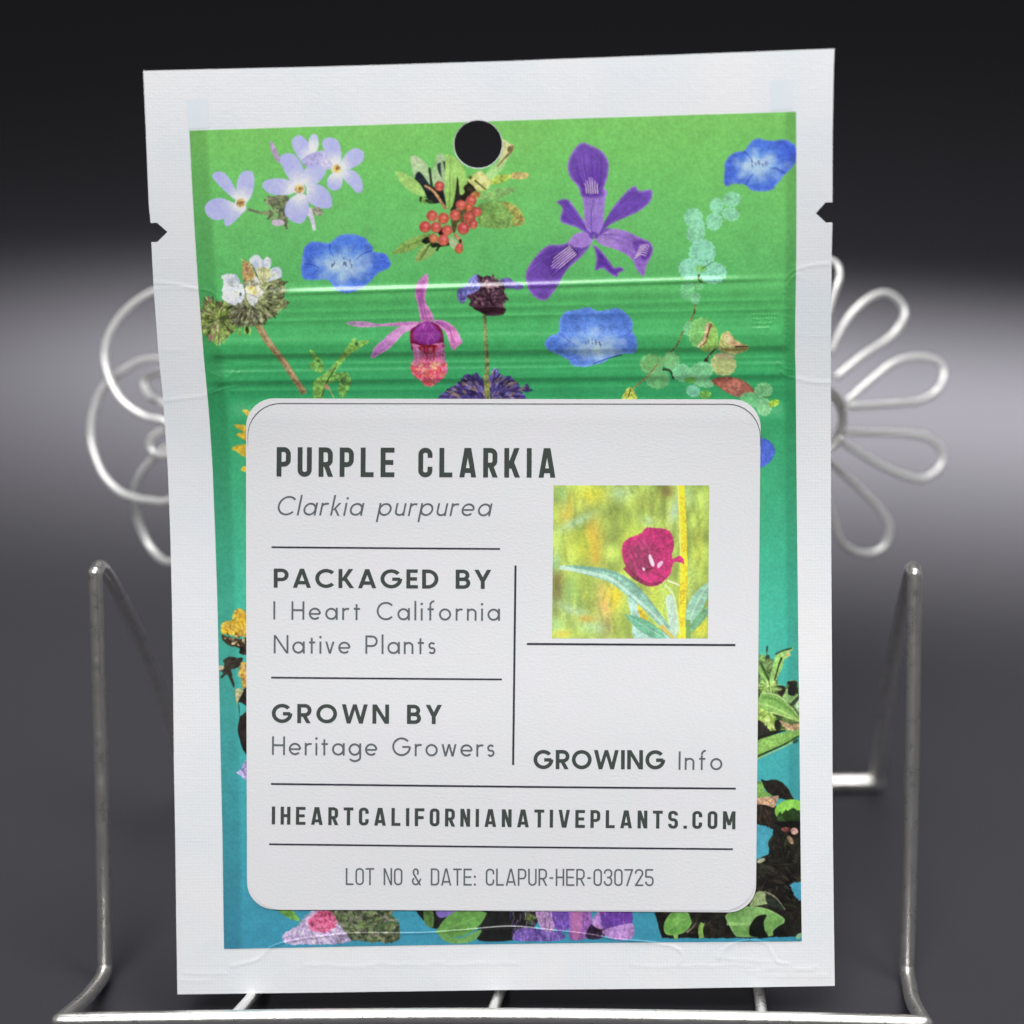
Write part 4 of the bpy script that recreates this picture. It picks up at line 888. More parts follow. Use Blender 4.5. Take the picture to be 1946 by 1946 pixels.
# ---- 17 dark shrub with round green leaves, right foot
use(1225, 1460, .18118, 17)
DK = (26, 24, 20)
poly([(1160, 370), (1340, 380), (1420, 420), (1640, 480), (1640, 560), (1660, 1200), (1560, 1220), (1650, 1380), (1660, 1740), (1560, 1760), (1200, 1780), (180, 1780), (100, 1490), (1000, 1480), (1160, 1200), (1150, 960), (1300, 900), (1300, 840), (1280, 780), (1340, 700), (1340, 640), (1160, 600)], DK, tex=.6, rough=.8, smooth=False)
poly([(1220, 120), (1280, 130), (1370, 115), (1480, 180), (1530, 260), (1560, 330), (1480, 330), (1380, 300), (1290, 250)], (36, 32, 26), tex=.5, rough=.6)
poly([(1150, 160), (1225, 140), (1260, 230), (1330, 280), (1280, 300), (1150, 310)], (112, 160, 76), tex=.25)
poly([(1150, 310), (1290, 300), (1400, 285), (1390, 340), (1350, 410), (1260, 380), (1150, 372)], (190, 150, 118), tex=.4)
dabs([(1180, 400), (1360, 420), (1340, 600), (1180, 590)], 60, [(50, 40, 28), (84, 62, 40), (30, 26, 20)], 30, 90, .15, 61, ang=70)
oval((1540, 450), 176, 124, (118, 184, 64), 0, grad=((1520, 370), 180, (138, 204, 84)), tex=.12)
poly([(1385, 520), (1420, 455), (1440, 480), (1480, 430), (1500, 445), (1560, 415), (1600, 440), (1700, 450), (1700, 560), (1500, 560), (1410, 550)], (36, 60, 26), tex=.5)
poly([(1380, 560), (1700, 560), (1700, 620), (1500, 625), (1400, 600)], (10, 10, 8))
for q in range(46):
    rg = np.random.RandomState(600+q); x, y = rg.uniform(1200, 1640), rg.uniform(640, 1450)
    L = rg.uniform(40, 150); a = rg.uniform(0, math.pi)
    line([(x, y), (x+L*.5*math.cos(a)+8, y+L*.5*math.sin(a)), (x+L*math.cos(a), y+L*math.sin(a))], rg.uniform(5, 11), 3, [(92, 84, 66), (66, 70, 44), (120, 104, 80), (58, 46, 34)][q % 4], alpha=.6)
CLIP[0] = True
for q in range(60):
    rg = np.random.RandomState(1300+q); x, y = rg.uniform(1180, 1640), rg.uniform(620, 1440); a = rg.uniform(0, 2*math.pi); L = rg.uniform(70, 170)
    leaf((x, y), (x+L*math.cos(a), y+L*math.sin(a)), L*.42, [(40, 46, 30), (16, 15, 13), (50, 44, 34), (30, 36, 24), (12, 12, 10)][q % 5], (74, 72, 52), 4, alpha=.75, mark=False)
for q in range(40):
    rg = np.random.RandomState(1400+q); x, y = rg.uniform(180, 1600), rg.uniform(1500, 1770); a = rg.uniform(0, 2*math.pi); L = rg.uniform(60, 140)
    leaf((x, y), (x+L*math.cos(a), y+L*math.sin(a)), L*.36, [(46, 42, 32), (14, 14, 12), (38, 42, 28)][q % 3], alpha=.7, mark=False)
CLIP[0] = False
oval((1570, 660), 40, 36, (196, 150, 140), 20, tex=.4); oval((1530, 750), 50, 24, (176, 140, 110), 60, tex=.4); oval((1480, 640), 46, 26, (110, 60, 56), 0, tex=.5); oval((1220, 965), 46, 22, (150, 156, 130), -20, tex=.3)
CUR[0] = 0
poly([(1240, 600), (1340, 640), (1320, 700), (1290, 740), (1300, 880), (1240, 920), (1150, 930), (1150, 600)], (66, 152, 172), tex=.1, rough=1.3)
poly([(1540, 1220), (1660, 1200), (1660, 1380), (1600, 1370), (1550, 1290)], (64, 150, 176), tex=.1, rough=1.3)
CUR[0] = 17
poly([(1100, 1440), (1160, 1310), (1240, 1290), (1300, 1370), (1310, 1410), (1200, 1435)], (142, 162, 110), tex=.2)
line([(1250, 1290), (1370, 1350), (1470, 1480)], 22, 12, (130, 128, 104), tex=.3); poly([(1270, 1330), (1380, 1380), (1460, 1480), (1300, 1430)], (34, 40, 34), tex=.4)
FR[0] = ((150, 190, 124), 5, .6)
poly([(850, 1540), (980, 1460), (1130, 1445), (1280, 1470), (1420, 1540), (1470, 1590), (1440, 1640), (1350, 1700), (1320, 1760), (1010, 1770), (940, 1740), (880, 1630)], (102, 152, 76), grad=((1150, 1530), 260, (128, 174, 100)), tex=.15)
FR[0] = None
line([(860, 1625), (1060, 1630), (1150, 1610)], 40, 20, (150, 192, 118), alpha=.7)
poly([(1120, 1620), (1180, 1550), (1275, 1535), (1250, 1610), (1260, 1700), (1290, 1770), (1120, 1760), (1095, 1690)], (16, 20, 14), tex=.4)
poly([(1360, 1690), (1480, 1620), (1640, 1640), (1650, 1740), (1540, 1765), (1370, 1750)], (24, 24, 20), tex=.5)
FR[0] = ((146, 188, 116), 5, .6)
poly([(200, 1680), (220, 1590), (300, 1500), (440, 1500), (480, 1570), (490, 1630), (430, 1710), (320, 1750), (230, 1740)], (90, 150, 62), grad=((360, 1600), 160, (112, 168, 82)), tex=.15)
FR[0] = None
line([(240, 1700), (360, 1610), (470, 1550)], 16, 8, (128, 176, 96), alpha=.7); line([(440, 1720), (500, 1670), (540, 1620)], 26, 10, (120, 112, 96))
line([(325, 1740), (330, 1790)], 50, 40, (134, 182, 96)); line([(610, 1620), (585, 1690), (600, 1780)], 44, 54, (120, 160, 76), tex=.2)
for q in range(26):
    rg = np.random.RandomState(700+q); x, y = rg.uniform(480, 880), rg.uniform(1530, 1750)
    line([(x, y), (x+rg.uniform(-60, 60), y+rg.uniform(20, 70))], 8, 3, [(86, 70, 56), (60, 60, 44), (110, 96, 80)][q % 3], alpha=.6)
leaf((1590, 1790), (1650, 1730), 50, (120, 170, 130))

# ---- 18 pale green leafy stem, right edge
use(1425, 1220, .15537, 18)
G1, G2, GD = (134, 182, 92), (160, 202, 112), (44, 56, 32)
poly([(100, 230), (220, 200), (300, 300), (330, 420), (340, 540), (430, 560), (470, 480), (580, 480), (600, 640), (610, 960), (610, 1080), (480, 1090), (300, 1110), (100, 1190)], (92, 124, 64), tex=.6, rough=.6)
poly([(320, 540), (420, 540), (430, 620), (380, 665), (330, 610)], (40, 30, 26), tex=.5)
poly([(455, 490), (540, 475), (580, 500), (560, 620), (530, 660), (460, 640), (460, 570), (480, 540)], (26, 26, 26), tex=.4)
line([(100, 230), (190, 390), (270, 520)], 60, 40, (90, 130, 58)); line([(130, 250), (240, 480)], 22, 14, (44, 62, 30)); line([(100, 300), (160, 420), (250, 520)], 44, 30, G1, tex=.2)
line([(185, 240), (205, 150), (212, 60)], 12, 22, (90, 120, 84)); oval((208, 80), 12, 40, (46, 70, 52), 10); oval((215, 190), 26, 36, (44, 62, 44), 20)
poly([(150, 240), (260, 200), (290, 240), (250, 330), (190, 310)], (106, 134, 78), tex=.5)
poly([(320, 150), (400, 110), (450, 100), (520, 65), (520, 100), (480, 130), (500, 160), (420, 220), (390, 320), (330, 450), (290, 520), (240, 520), (250, 400), (290, 260)], G2, grad=((330, 300), 200, G1), tex=.2)
line([(390, 190), (350, 290), (300, 470)], 30, 14, (48, 64, 34), tex=.4); line([(310, 150), (400, 105), (520, 75)], 26, 22, (52, 84, 60), tex=.4); oval((465, 155), 30, 18, (196, 170, 110), -30)
oval((240, 540), 84, 52, (170, 206, 110), 0, tex=.35); dabs([(110, 520), (330, 500), (340, 600), (110, 610)], 60, [(196, 222, 140), (100, 140, 60), (150, 190, 96)], 50, 130, .2, 71, (240, 540))
poly([(400, 690), (460, 560), (470, 640), (540, 660), (600, 640), (540, 720), (490, 755)], (140, 180, 110), tex=.2); poly([(490, 760), (600, 650), (600, 700), (520, 780)], (50, 62, 44)); poly([(540, 790), (610, 690), (610, 880)], (170, 200, 160), tex=.3)
poly([(95, 700), (150, 630), (230, 615), (330, 650), (430, 720), (520, 820), (600, 920), (610, 970), (480, 940), (380, 900), (240, 840), (95, 790)], G1, grad=((260, 760), 220, (126, 178, 84)), tex=.18)
line([(95, 740), (260, 790), (420, 860), (600, 960)], 34, 14, (166, 204, 118), alpha=.8); line([(160, 625), (330, 648), (470, 760), (600, 910)], 14, 10, (190, 218, 150), alpha=.8); line([(140, 670), (300, 700), (440, 790), (560, 900)], 40, 20, (82, 130, 56), alpha=.55)
line([(100, 800), (200, 850), (300, 870), (430, 910), (600, 970)], 26, 18, (178, 204, 116), tex=.2)
poly([(95, 800), (200, 850), (260, 880), (330, 940), (260, 1000), (180, 960), (95, 960)], (156, 186, 90), tex=.35)
dabs([(150, 890), (280, 880), (330, 1000), (260, 1100), (200, 1040)], 50, [(186, 212, 116), (206, 222, 140), (120, 160, 60)], 50, 130, .25, 72, (240, 880))
poly([(95, 960), (150, 980), (200, 1040), (240, 1090), (150, 1120), (95, 1150)], (40, 36, 28), tex=.5); poly([(310, 960), (360, 960), (380, 1050), (340, 1090), (300, 1040)], (36, 44, 26), tex=.5)
poly([(360, 950), (480, 1000), (600, 1000), (600, 1080), (480, 1080), (400, 1020)], (178, 150, 112), tex=.45); poly([(95, 1150), (260, 1090), (430, 1080), (300, 1130), (95, 1200)], (24, 28, 18), tex=.4)
poly([(85, 1220), (240, 1150), (400, 1110), (520, 1090), (610, 1080), (600, 1150), (480, 1240), (320, 1300), (180, 1370), (85, 1410)], (128, 176, 84), grad=((240, 1230), 240, (142, 192, 94)), tex=.18)
line([(85, 1400), (240, 1330), (420, 1250), (600, 1150)], 24, 18, (44, 74, 30), tex=.4); line([(85, 1430), (240, 1360), (440, 1270), (600, 1190)], 16, 10, (156, 190, 120)); oval((560, 1215), 40, 20, (30, 70, 56), -30)

IDENT = {1: ('printed_flower', 'pale lilac cluster with yellow eyes'), 2: ('printed_berry_sprig', 'red berries among green leaves'), 3: ('printed_flower', 'violet iris'), 4: ('printed_flower', 'blue cup flower at the panel edge'), 5: ('printed_flower', 'blue cup flower under the lilac cluster'),
         6: ('printed_flower', 'woolly white flower head on a brown stem'), 7: ('printed_flower', 'magenta slipper orchid'), 8: ('printed_flower', 'dark purple whorled sage'), 9: ('printed_flower', 'light blue cup flower below the iris'), 10: ('printed_vine', 'trailing vine of round pale green leaves'),
         11: ('printed_leaf', 'small cut green leaf'), 12: ('printed_flower', 'yellow ray flower half covered by the sticker'), 13: ('printed_flower', 'yellow yarrow with dark buds'), 14: ('printed_flower', 'lilac petal showing beside the sticker'), 15: ('printed_flower', 'pink and lilac flower head at the foot'),
         16: ('printed_flower', 'violet pea flowers at the foot'), 17: ('printed_shrub', 'dark shrub with round green leaves'), 18: ('printed_leaf_stem', 'pale green lance-shaped leaves'), 19: ('printed_flower', 'edge of a blue flower beside the sticker')}

# ------------------------------------------------------------------ little photo on the sticker, drawn in its own raster space
use(960, 750, .2588, 40)
PHX0, PHY0, PHX1, PHY1 = 1046, 917, 1350, 1216
sl = (slice(PHY0, PHY1), slice(PHX0, PHX1))
SAVE = AID.copy()
_h, _w = PHY1-PHY0, PHX1-PHX0
def blobn(cx, cy, rx, ry, col, a=.8, rot=0):
    r_ = math.radians(rot); c = tr([(cx, cy)])[0]
    dx = _x[sl]-c[0]; dy = _y[sl]-c[1]
    u = (dx*math.cos(r_)+dy*math.sin(r_))/(rx*T[2]); v = (-dx*math.sin(r_)+dy*math.cos(r_))/(ry*T[2])
    m = (a*np.exp(-(u*u+v*v)))[..., None]; ART[sl] = ART[sl]*(1-m)+c255(col)*m
ART[sl] = c255((166, 190, 84))
_n = (vnoise(_h, _w, 26, 81)-.5)[..., None]; _n2 = (vnoise(_h*1, int(_w*3.4)+9, 34, 82)[:, :_w*3:3][:, :_w]-.5)[..., None]
ART[sl] = ART[sl]*(1+.30*_n+.35*_n2)
for a in ((640, 730, 110, 70, (222, 214, 50)), (700, 1000, 60, 200, (160, 180, 80)), (450, 850, 60, 120, (214, 180, 60)), (640, 1040, 70, 130, (232, 176, 60)), (660, 1180, 40, 90, (206, 160, 50)), (560, 1100, 90, 120, (196, 206, 60)), (520, 930, 140, 36, (172, 208, 168), .85, -28), (850, 720, 90, 60, (170, 204, 150)), (600, 800, 120, 30, (196, 206, 90), .6, -20), (1190, 700, 50, 60, (112, 92, 50)), (1240, 850, 40, 110, (176, 206, 176), .8, 15), (1340, 730, 50, 80, (170, 200, 130)), (1050, 920, 60, 40, (176, 208, 150)), (1000, 780, 100, 60, (170, 176, 80), .5), (390, 1400, 50, 160, (112, 92, 48), .85), (380, 1220, 30, 70, (140, 200, 150)), (480, 1430, 70, 110, (140, 180, 100)), (600, 1380, 80, 100, (150, 170, 70)), (740, 1520, 60, 150, (230, 170, 110), .85), (800, 1470, 70, 100, (232, 206, 40), .9), (760, 1700, 60, 60, (120, 96, 56), .85), (830, 1690, 60, 90, (160, 180, 70)), (500, 1580, 150, 40, (176, 208, 160), .8, 20), (640, 1700, 110, 50, (172, 208, 160), .8, 15), (600, 1640, 60, 30, (206, 160, 60), .8), (420, 1750, 60, 30, (220, 190, 60)), (380, 1680, 60, 60, (160, 200, 130)), (960, 1130, 80, 200, (176, 196, 60), .6), (1420, 1150, 50, 200, (186, 196, 70), .7), (1420, 1400, 60, 160, (150, 170, 70), .6), (1440, 1700, 60, 80, (206, 200, 50), .9), (950, 1480, 60, 50, (170, 208, 170), .6), (880, 1100, 50, 160, (186, 200, 70), .5), (1090, 1480, 120, 120, (180, 190, 60), .6), (450, 1100, 50, 100, (190, 200, 80), .5), (410, 720, 40, 90, (140, 190, 110), .7)):
    blobn(*a)
for k in range(150):
    rg = np.random.RandomState(2000+k); x, y = rg.uniform(350, 1490), rg.uniform(650, 1780); L = rg.uniform(60, 260)
    line([(x, y), (x+rg.uniform(-30, 30), y-L*.5), (x+rg.uniform(-60, 60), y-L)], rg.uniform(10, 34), 4, [(140, 176, 76), (190, 206, 96), (112, 150, 62), (214, 206, 70), (166, 200, 140), (104, 120, 56)][k % 6], alpha=.30, soft=5)
ART[sl] *= (1+.13*N1[sl]+.08*N0[sl])[..., None]
poly([(900, 1500), (960, 1480), (1040, 1640), (1000, 1660)], (214, 186, 40), tex=.25); poly([(900, 1480), (950, 1480), (1000, 1650), (1130, 1720), (1200, 1800), (960, 1800), (930, 1650)], (164, 206, 190), tex=.2)
leaf((1190, 1800), (880, 1610), 90, (106, 176, 140), (150, 206, 180), 10, tex=.2)
poly([(395, 1262), (440, 1248), (600, 1255), (760, 1278), (880, 1330), (980, 1410), (1080, 1530), (1180, 1660), (1260, 1790), (1200, 1780), (1100, 1660), (1000, 1560), (880, 1460), (760, 1370), (620, 1325), (480, 1285)], (132, 182, 160), tex=.2)
line([(400, 1262), (600, 1300), (780, 1350), (920, 1460), (1100, 1620), (1230, 1780)], 28, 16, (186, 216, 196), alpha=.85); line([(500, 1258), (760, 1290), (960, 1400), (1120, 1590)], 24, 14, (104, 150, 128), alpha=.6)
line([(1262, 640), (1285, 640)], 1, 1, (240, 214, 30))
line([(1285, 600), (1300, 900), (1310, 1300), (1300, 1500), (1295, 1830)], 52, 56, (236, 210, 36), tex=.2)
line([(1265, 640), (1280, 900), (1285, 1250)], 8, 8, (248, 238, 150), alpha=.7)
poly([(1180, 1480), (1240, 1480), (1270, 1640), (1250, 1780), (1210, 1740), (1190, 1600)], (184, 212, 190), tex=.15); line([(1170, 1390), (1230, 1460), (1260, 1600), (1280, 1760)], 14, 14, (200, 222, 160)); line([(1190, 1360), (1280, 1395)], 18, 12, (214, 226, 170)); line([(1140, 1690), (1240, 1790)], 30, 20, (200, 180, 80))
leaf((1330, 1720), (1500, 1370), 110, (146, 196, 166), (196, 222, 200), 10, tex=.15, bend=-16); leaf((1330, 1760), (1520, 1530), 60, (110, 166, 120), tex=.2); line([(1340, 1650), (1345, 1800)], 36, 26, (112, 156, 80))
poly([(1000, 1010), (1040, 970), (1120, 975), (1190, 985), (1225, 1030), (1235, 1110), (1220, 1160), (1230, 1200), (1270, 1175), (1305, 1195), (1312, 1235), (1280, 1225), (1235, 1235), (1215, 1300), (1170, 1360), (1110, 1400), (1050, 1400), (980, 1365), (900, 1290), (865, 1200), (860, 1110), (890, 1060), (950, 1030)], (192, 40, 108), grad=((1010, 1190), 210, (148, 42, 86)), tex=.26, rough=.9)
dabs([(900, 1120), (1040, 1080), (1060, 1220), (1000, 1330), (900, 1240)], 60, [(140, 50, 84), (196, 60, 120), (160, 40, 92)], 40, 110, .3, 91, ang=60)
line([(880, 1260), (960, 1340), (1060, 1390), (1150, 1370)], 44, 20, (122, 30, 66), alpha=.8, tex=.4); line([(940, 1170), (980, 1260), (1060, 1300)], 20, 12, (130, 30, 74), alpha=.6); line([(1020, 1285), (1080, 1268)], 12, 8, (90, 20, 40))
poly([(1052, 1180), (1068, 1172), (1096, 1240), (1080, 1256), (1062, 1230)], (236, 206, 222)); poly([(1116, 1240), (1150, 1215), (1156, 1235), (1125, 1268)], (230, 190, 212)); oval((1016, 1276), 8, 14, (236, 206, 222), -30)
PHOTO = ART[sl].copy(); AID[:] = SAVE

# colours greyed a little, painting in the haze of the film's sheen
_l = (ART@np.array([.3, .59, .11], np.float32))[..., None]
ART = ART*.95+_l*.05
ART *= (1+.03*N0+.03*N1)[..., None]
_l = (PHOTO@np.array([.3, .59, .11], np.float32))[..., None]
PHOTO = PHOTO*.97+_l*.03+.01

# ------------------------------------------------------------------ packet materials
def lin(c):
    c = np.asarray(c, np.float32); return np.where(c <= .04045, c/12.92, ((np.clip(c, 0, 1)+.055)/1.055)**2.4)
INK_GAIN = 1.15

m_film, nt, b = new_mat('white_pouch_film')
b.inputs['Base Color'].default_value = (0.80, 0.80, 0.82, 1); b.inputs['Roughness'].default_value = 0.36
b.inputs['Specular IOR Level'].default_value = 0.5
at_ = nt.nodes.new('ShaderNodeAttribute'); at_.attribute_name = 'sheet_pos'
w1 = nt.nodes.new('ShaderNodeTexVoronoi'); w1.inputs['Scale'].default_value = 17.0; w1.inputs['Randomness'].default_value = 0.35
w2 = nt.nodes.new('ShaderNodeTexNoise'); w2.inputs['Scale'].default_value = 7.0; w2.inputs['Detail'].default_value = 4
w3 = nt.nodes.new('ShaderNodeTexWave'); w3.bands_direction = 'Y'; w3.inputs['Scale'].default_value = 4.0; w3.inputs['Distortion'].default_value = 2.0
for w_ in (w1, w2, w3): nt.links.new(at_.outputs['Vector'], w_.inputs['Vector'])
ad = nt.nodes.new('ShaderNodeMath'); ad.operation = 'MULTIPLY_ADD'; ad.inputs[1].default_value = 1.0
nt.links.new(w1.outputs['Distance'], ad.inputs[0]); nt.links.new(w2.outputs['Fac'], ad.inputs[2])
ad2 = nt.nodes.new('ShaderNodeMath'); ad2.operation = 'MULTIPLY_ADD'; ad2.inputs[1].default_value = 0.06
nt.links.new(w3.outputs['Fac'], ad2.inputs[0]); nt.links.new(ad.outputs[0], ad2.inputs[2])
bp = nt.nodes.new('ShaderNodeBump'); bp.inputs['Strength'].default_value = 0.30; bp.inputs['Distance'].default_value = 0.00007
nt.links.new(ad2.outputs[0], bp.inputs['Height']); nt.links.new(bp.outputs[0], b.inputs['Normal'])
# faint bluish bleed of the process print along the top and in soft patches
cr = nt.nodes.new('ShaderNodeMix'); cr.data_type = 'RGBA'
cr.inputs['A'].default_value = (0.81, 0.81, 0.825, 1); cr.inputs['B'].default_value = (0.74, 0.79, 0.83, 1)
n5 = nt.nodes.new('ShaderNodeTexNoise'); n5.inputs['Scale'].default_value = 0.55; n5.inputs['Detail'].default_value = 2
nt.links.new(at_.outputs['Vector'], n5.inputs['Vector'])
m5 = nt.nodes.new('ShaderNodeMapRange'); m5.inputs['From Min'].default_value = .35; m5.inputs['From Max'].default_value = .7
nt.links.new(n5.outputs['Fac'], m5.inputs['Value']); nt.links.new(m5.outputs[0], cr.inputs['Factor'])
nt.links.new(cr.outputs['Result'], b.inputs['Base Color'])

def ink_mat(name, rough, bump, scale, coat=0.0, dist=0.00004):
    m, nt, b = new_mat(name)
    a = nt.nodes.new('ShaderNodeAttribute'); a.attribute_name = 'print_ink'
    nt.links.new(a.outputs['Color'], b.inputs['Base Color'])
    b.inputs['Roughness'].default_value = rough; b.inputs['Specular IOR Level'].default_value = 0.5
    b.inputs['Coat Weight'].default_value = coat; b.inputs['Coat Roughness'].default_value = 0.12
    p = nt.nodes.new('ShaderNodeAttribute'); p.attribute_name = 'sheet_pos'
    n = nt.nodes.new('ShaderNodeTexNoise'); n.inputs['Scale'].default_value = scale; n.inputs['Detail'].default_value = 3
    nt.links.new(p.outputs['Vector'], n.inputs['Vector'])
    bp = nt.nodes.new('ShaderNodeBump'); bp.inputs['Strength'].default_value = bump; bp.inputs['Distance'].default_value = dist
    nt.links.new(n.outputs['Fac'], bp.inputs['Height']); nt.links.new(bp.outputs[0], b.inputs['Normal'])
    return m
m_print = ink_mat('glossy_printed_film', 0.30, 0.25, 9.0)
m_photo = ink_mat('printed_photo_paper', 0.55, 0.35, 12.0)

def paper(name, base):
    m, nt, b = new_mat(name)
    b.inputs['Roughness'].default_value = 0.6; b.inputs['Specular IOR Level'].default_value = 0.35
    p = nt.nodes.new('ShaderNodeAttribute'); p.attribute_name = 'sheet_pos'
    mp = nt.nodes.new('ShaderNodeMapping'); mp.inputs['Scale'].default_value = (0.8, 1.25, 1)
    nt.links.new(p.outputs['Vector'], mp.inputs['Vector'])
    n = nt.nodes.new('ShaderNodeTexNoise'); n.inputs['Scale'].default_value = 17.0; n.inputs['Detail'].default_value = 5; n.inputs['Roughness'].default_value = .62
    nt.links.new(mp.outputs[0], n.inputs['Vector'])
    bp = nt.nodes.new('ShaderNodeBump'); bp.inputs['Strength'].default_value = 0.75; bp.inputs['Distance'].default_value = 0.000055
    nt.links.new(n.outputs['Fac'], bp.inputs['Height']); nt.links.new(bp.outputs[0], b.inputs['Normal'])
    n2 = nt.nodes.new('ShaderNodeTexNoise'); n2.inputs['Scale'].default_value = 0.9; n2.inputs['Detail'].default_value = 3
    nt.links.new(p.outputs['Vector'], n2.inputs['Vector'])
    mx = nt.nodes.new('ShaderNodeMix'); mx.data_type = 'RGBA'
    mx.inputs['A'].default_value = (base[0]*.97, base[1]*1.01, base[2]*1.0, 1); mx.inputs['B'].default_value = (base[0]*1.05, base[1]*.985, base[2]*1.03, 1)
    n2.inputs['Roughness'].default_value = .6
    nt.links.new(n2.outputs['Fac'], mx.inputs['Factor']); nt.links.new(mx.outputs['Result'], b.inputs['Base Color'])
    return m
m_label = paper('sticker_paper', (0.725, 0.742, 0.752))
m_label2 = paper('under_sticker_paper', (0.74, 0.745, 0.75))
def ink(name, c):
    m, nt, b = new_mat(name); b.inputs['Base Color'].default_value = tuple(lin(np.array(c)/255.).tolist())+(1,)
    b.inputs['Roughness'].default_value = 0.6; b.inputs['Specular IOR Level'].default_value = 0.25
    n = nt.nodes.new('ShaderNodeTexNoise'); n.inputs['Scale'].default_value = 9000; tcn = nt.nodes.new('ShaderNodeTexCoord')
    nt.links.new(tcn.outputs['Object'], n.inputs['Vector'])
    bp = nt.nodes.new('ShaderNodeBump'); bp.inputs['Strength'].default_value = .3; bp.inputs['Distance'].default_value = .00003
    nt.links.new(n.outputs['Fac'], bp.inputs['Height']); nt.links.new(bp.outputs[0], b.inputs['Normal'])
    return m
m_inkb = ink('dark_green_grey_ink', (62, 70, 66)); m_inkl = ink('grey_ink', (94, 100, 104)); m_inkr = ink('rule_ink', (48, 50, 60)); m_edge_shade = ink('grey_edge_shade', (104, 106, 108))

# ------------------------------------------------------------------ the seed packet
base_p, _ = surf(np.array([955.]), np.array([1883.]))
packet = empty('seed_packet', tuple(base_p[0]))
prop(packet, 'white bordered seed packet printed green with wildflowers and a large white sticker', 'seed packet')
def belly(px, py):
    u = (px-950)/600.; v = (py-1300)/520.
    return 2.6*np.clip(1-u*u, 0, 1)*np.clip(1-v*v, 0, 1)
FO = -0.055
film = sheet('pouch_film', POUCH, 3.0, m_film, packet, FO, 0.22, TOTAL, (HC, HR), belly)

# pale blue registration blocks printed in the white margin
def patch(name, pts, mat, parent, off, n=14):
    P = np.array(pts, float); t = np.linspace(0, 1, n); s_, t_ = np.meshgrid(t, t)
    Q = (P[0]*((1-s_)*(1-t_))[..., None]+P[1]*(s_*(1-t_))[..., None]+P[2]*(s_*t_)[..., None]+P[3]*((1-s_)*t_)[..., None]).reshape(-1, 2)
    I = np.arange(n*n).reshape(n, n)
    F = np.stack([I[:-1, :-1], I[1:, :-1], I[1:, 1:], I[:-1, 1:]], -1).reshape(-1, 4)
    return make_mesh(name, place(Q[:, 0], Q[:, 1], off, TOTAL), F, mat, parent, puv=np.concatenate([Q, Q[:, :1]*0], 1)/100.)
m_pale, nt, b = new_mat('pale_blue_tint'); b.inputs['Roughness'].default_value = .36
n = nt.nodes.new('ShaderNodeTexNoise'); n.inputs['Scale'].default_value = 3.0; a_ = nt.nodes.new('ShaderNodeAttribute'); a_.attribute_name = 'sheet_pos'
nt.links.new(a_.outputs['Vector'], n.inputs['Vector']); mx = nt.nodes.new('ShaderNodeMix'); mx.data_type = 'RGBA'
mx.inputs['A'].default_value = (.70, .775, .83, 1); mx.inputs['B'].default_value = (.745, .795, .835, 1)
nt.links.new(n.outputs['Fac'], mx.inputs['Factor']); nt.links.new(mx.outputs['Result'], b.inputs['Base Color'])
patch('tint_block', [(353, 189), (395, 187), (397, 243), (358, 245)], m_pale, packet, FO+.03)
patch('tint_block', [(1463, 154), (1505, 152), (1507, 208), (1464, 209)], m_pale, packet, FO+.03)

# printed panel: one vertex per picture unit, each printed plant its own mesh cut out of the same grid
NX, NY = 1160, 1580
ty = np.linspace(0, 1, NY)[:, None]; tx = np.linspace(0, 1, NX)[None]
Ytop = 248.2+(212.2-248.2)*tx-1.0*np.sin(tx*math.pi)*0; Ybot = 1803.5+(1788.8-1803.5)*tx-2.5*np.sin(tx*math.pi)
GY = Ytop+(Ybot-Ytop)*ty
GX = panel_l(GY)+(panel_r(GY)-panel_l(GY))*tx
# the cells
cx = (GX[:-1, :-1]+GX[1:, 1:])/2; cy = (GY[:-1, :-1]+GY[1:, 1:])/2
ident = AID[np.clip(np.rint(cy).astype(int), 0, RH-1), np.clip(np.rint(cx).astype(int), 0, RW-1)].copy()
shrunk = rrect((480, 768), (1434, 769), (1425, 1719), (481, 1716), 52)
ident[inside(cx, cy, shrunk)] = -1
dh = np.hypot(cx-HC[0], cy-HC[1]); ident[dh < HR+1.2] = -1
r_ = np.hypot(GX-HC[0], GY-HC[1]); near = abs(r_-(HR+1.2)) < 0.8
GX = np.where(near, HC[0]+(GX-HC[0])/r_*(HR+1.2), GX); GY = np.where(near, HC[1]+(GY-HC[1])/r_*(HR+1.2), GY)
IDX = np.arange(NX*NY).reshape(NY, NX)
c00, c10, c11, c01 = IDX[:-1, :-1], IDX[1:, :-1], IDX[1:, 1:], IDX[:-1, 1:]
fx_, fy_ = GX.ravel(), GY.ravel()
def cut(name, mask, parent, off):
    F = np.stack([c00[mask], c10[mask], c11[mask], c01[mask]], 1)
    u = np.unique(F); mp = np.zeros(NX*NY, np.int32); mp[u] = np.arange(len(u))
    px, py = fx_[u], fy_[u]
    colr = lin(samp(ART, px, py))*INK_GAIN
    return make_mesh(name, place(px, py, off, TOTAL), mp[F], m_print, parent, np.clip(colr, 0, .85), puv=np.stack([px, py, px*0], 1)/100.)
panel = cut('printed_panel', ident == 0, packet, 0.0)
prop(panel, 'green to teal printed panel')
for k, (nm, lb) in IDENT.items():
    if (ident == k).sum() > 20: prop(cut(nm, ident == k, panel, 0.0), lb)
del ident

# stickers
SM2 = SMO+0.10
low = sheet('under_sticker', LAB_LOW, 3.0, m_label2, packet, 0.14, 0.10, SM2)
prop(low, 'older white sticker whose edge shows along the top')
label = sheet('sticker', LAB_TOP, 3.0, m_label, packet, 0.24, 0.08, SM2)
prop(label, 'white paper sticker with rounded corners and grey printing')
LT = 0.25
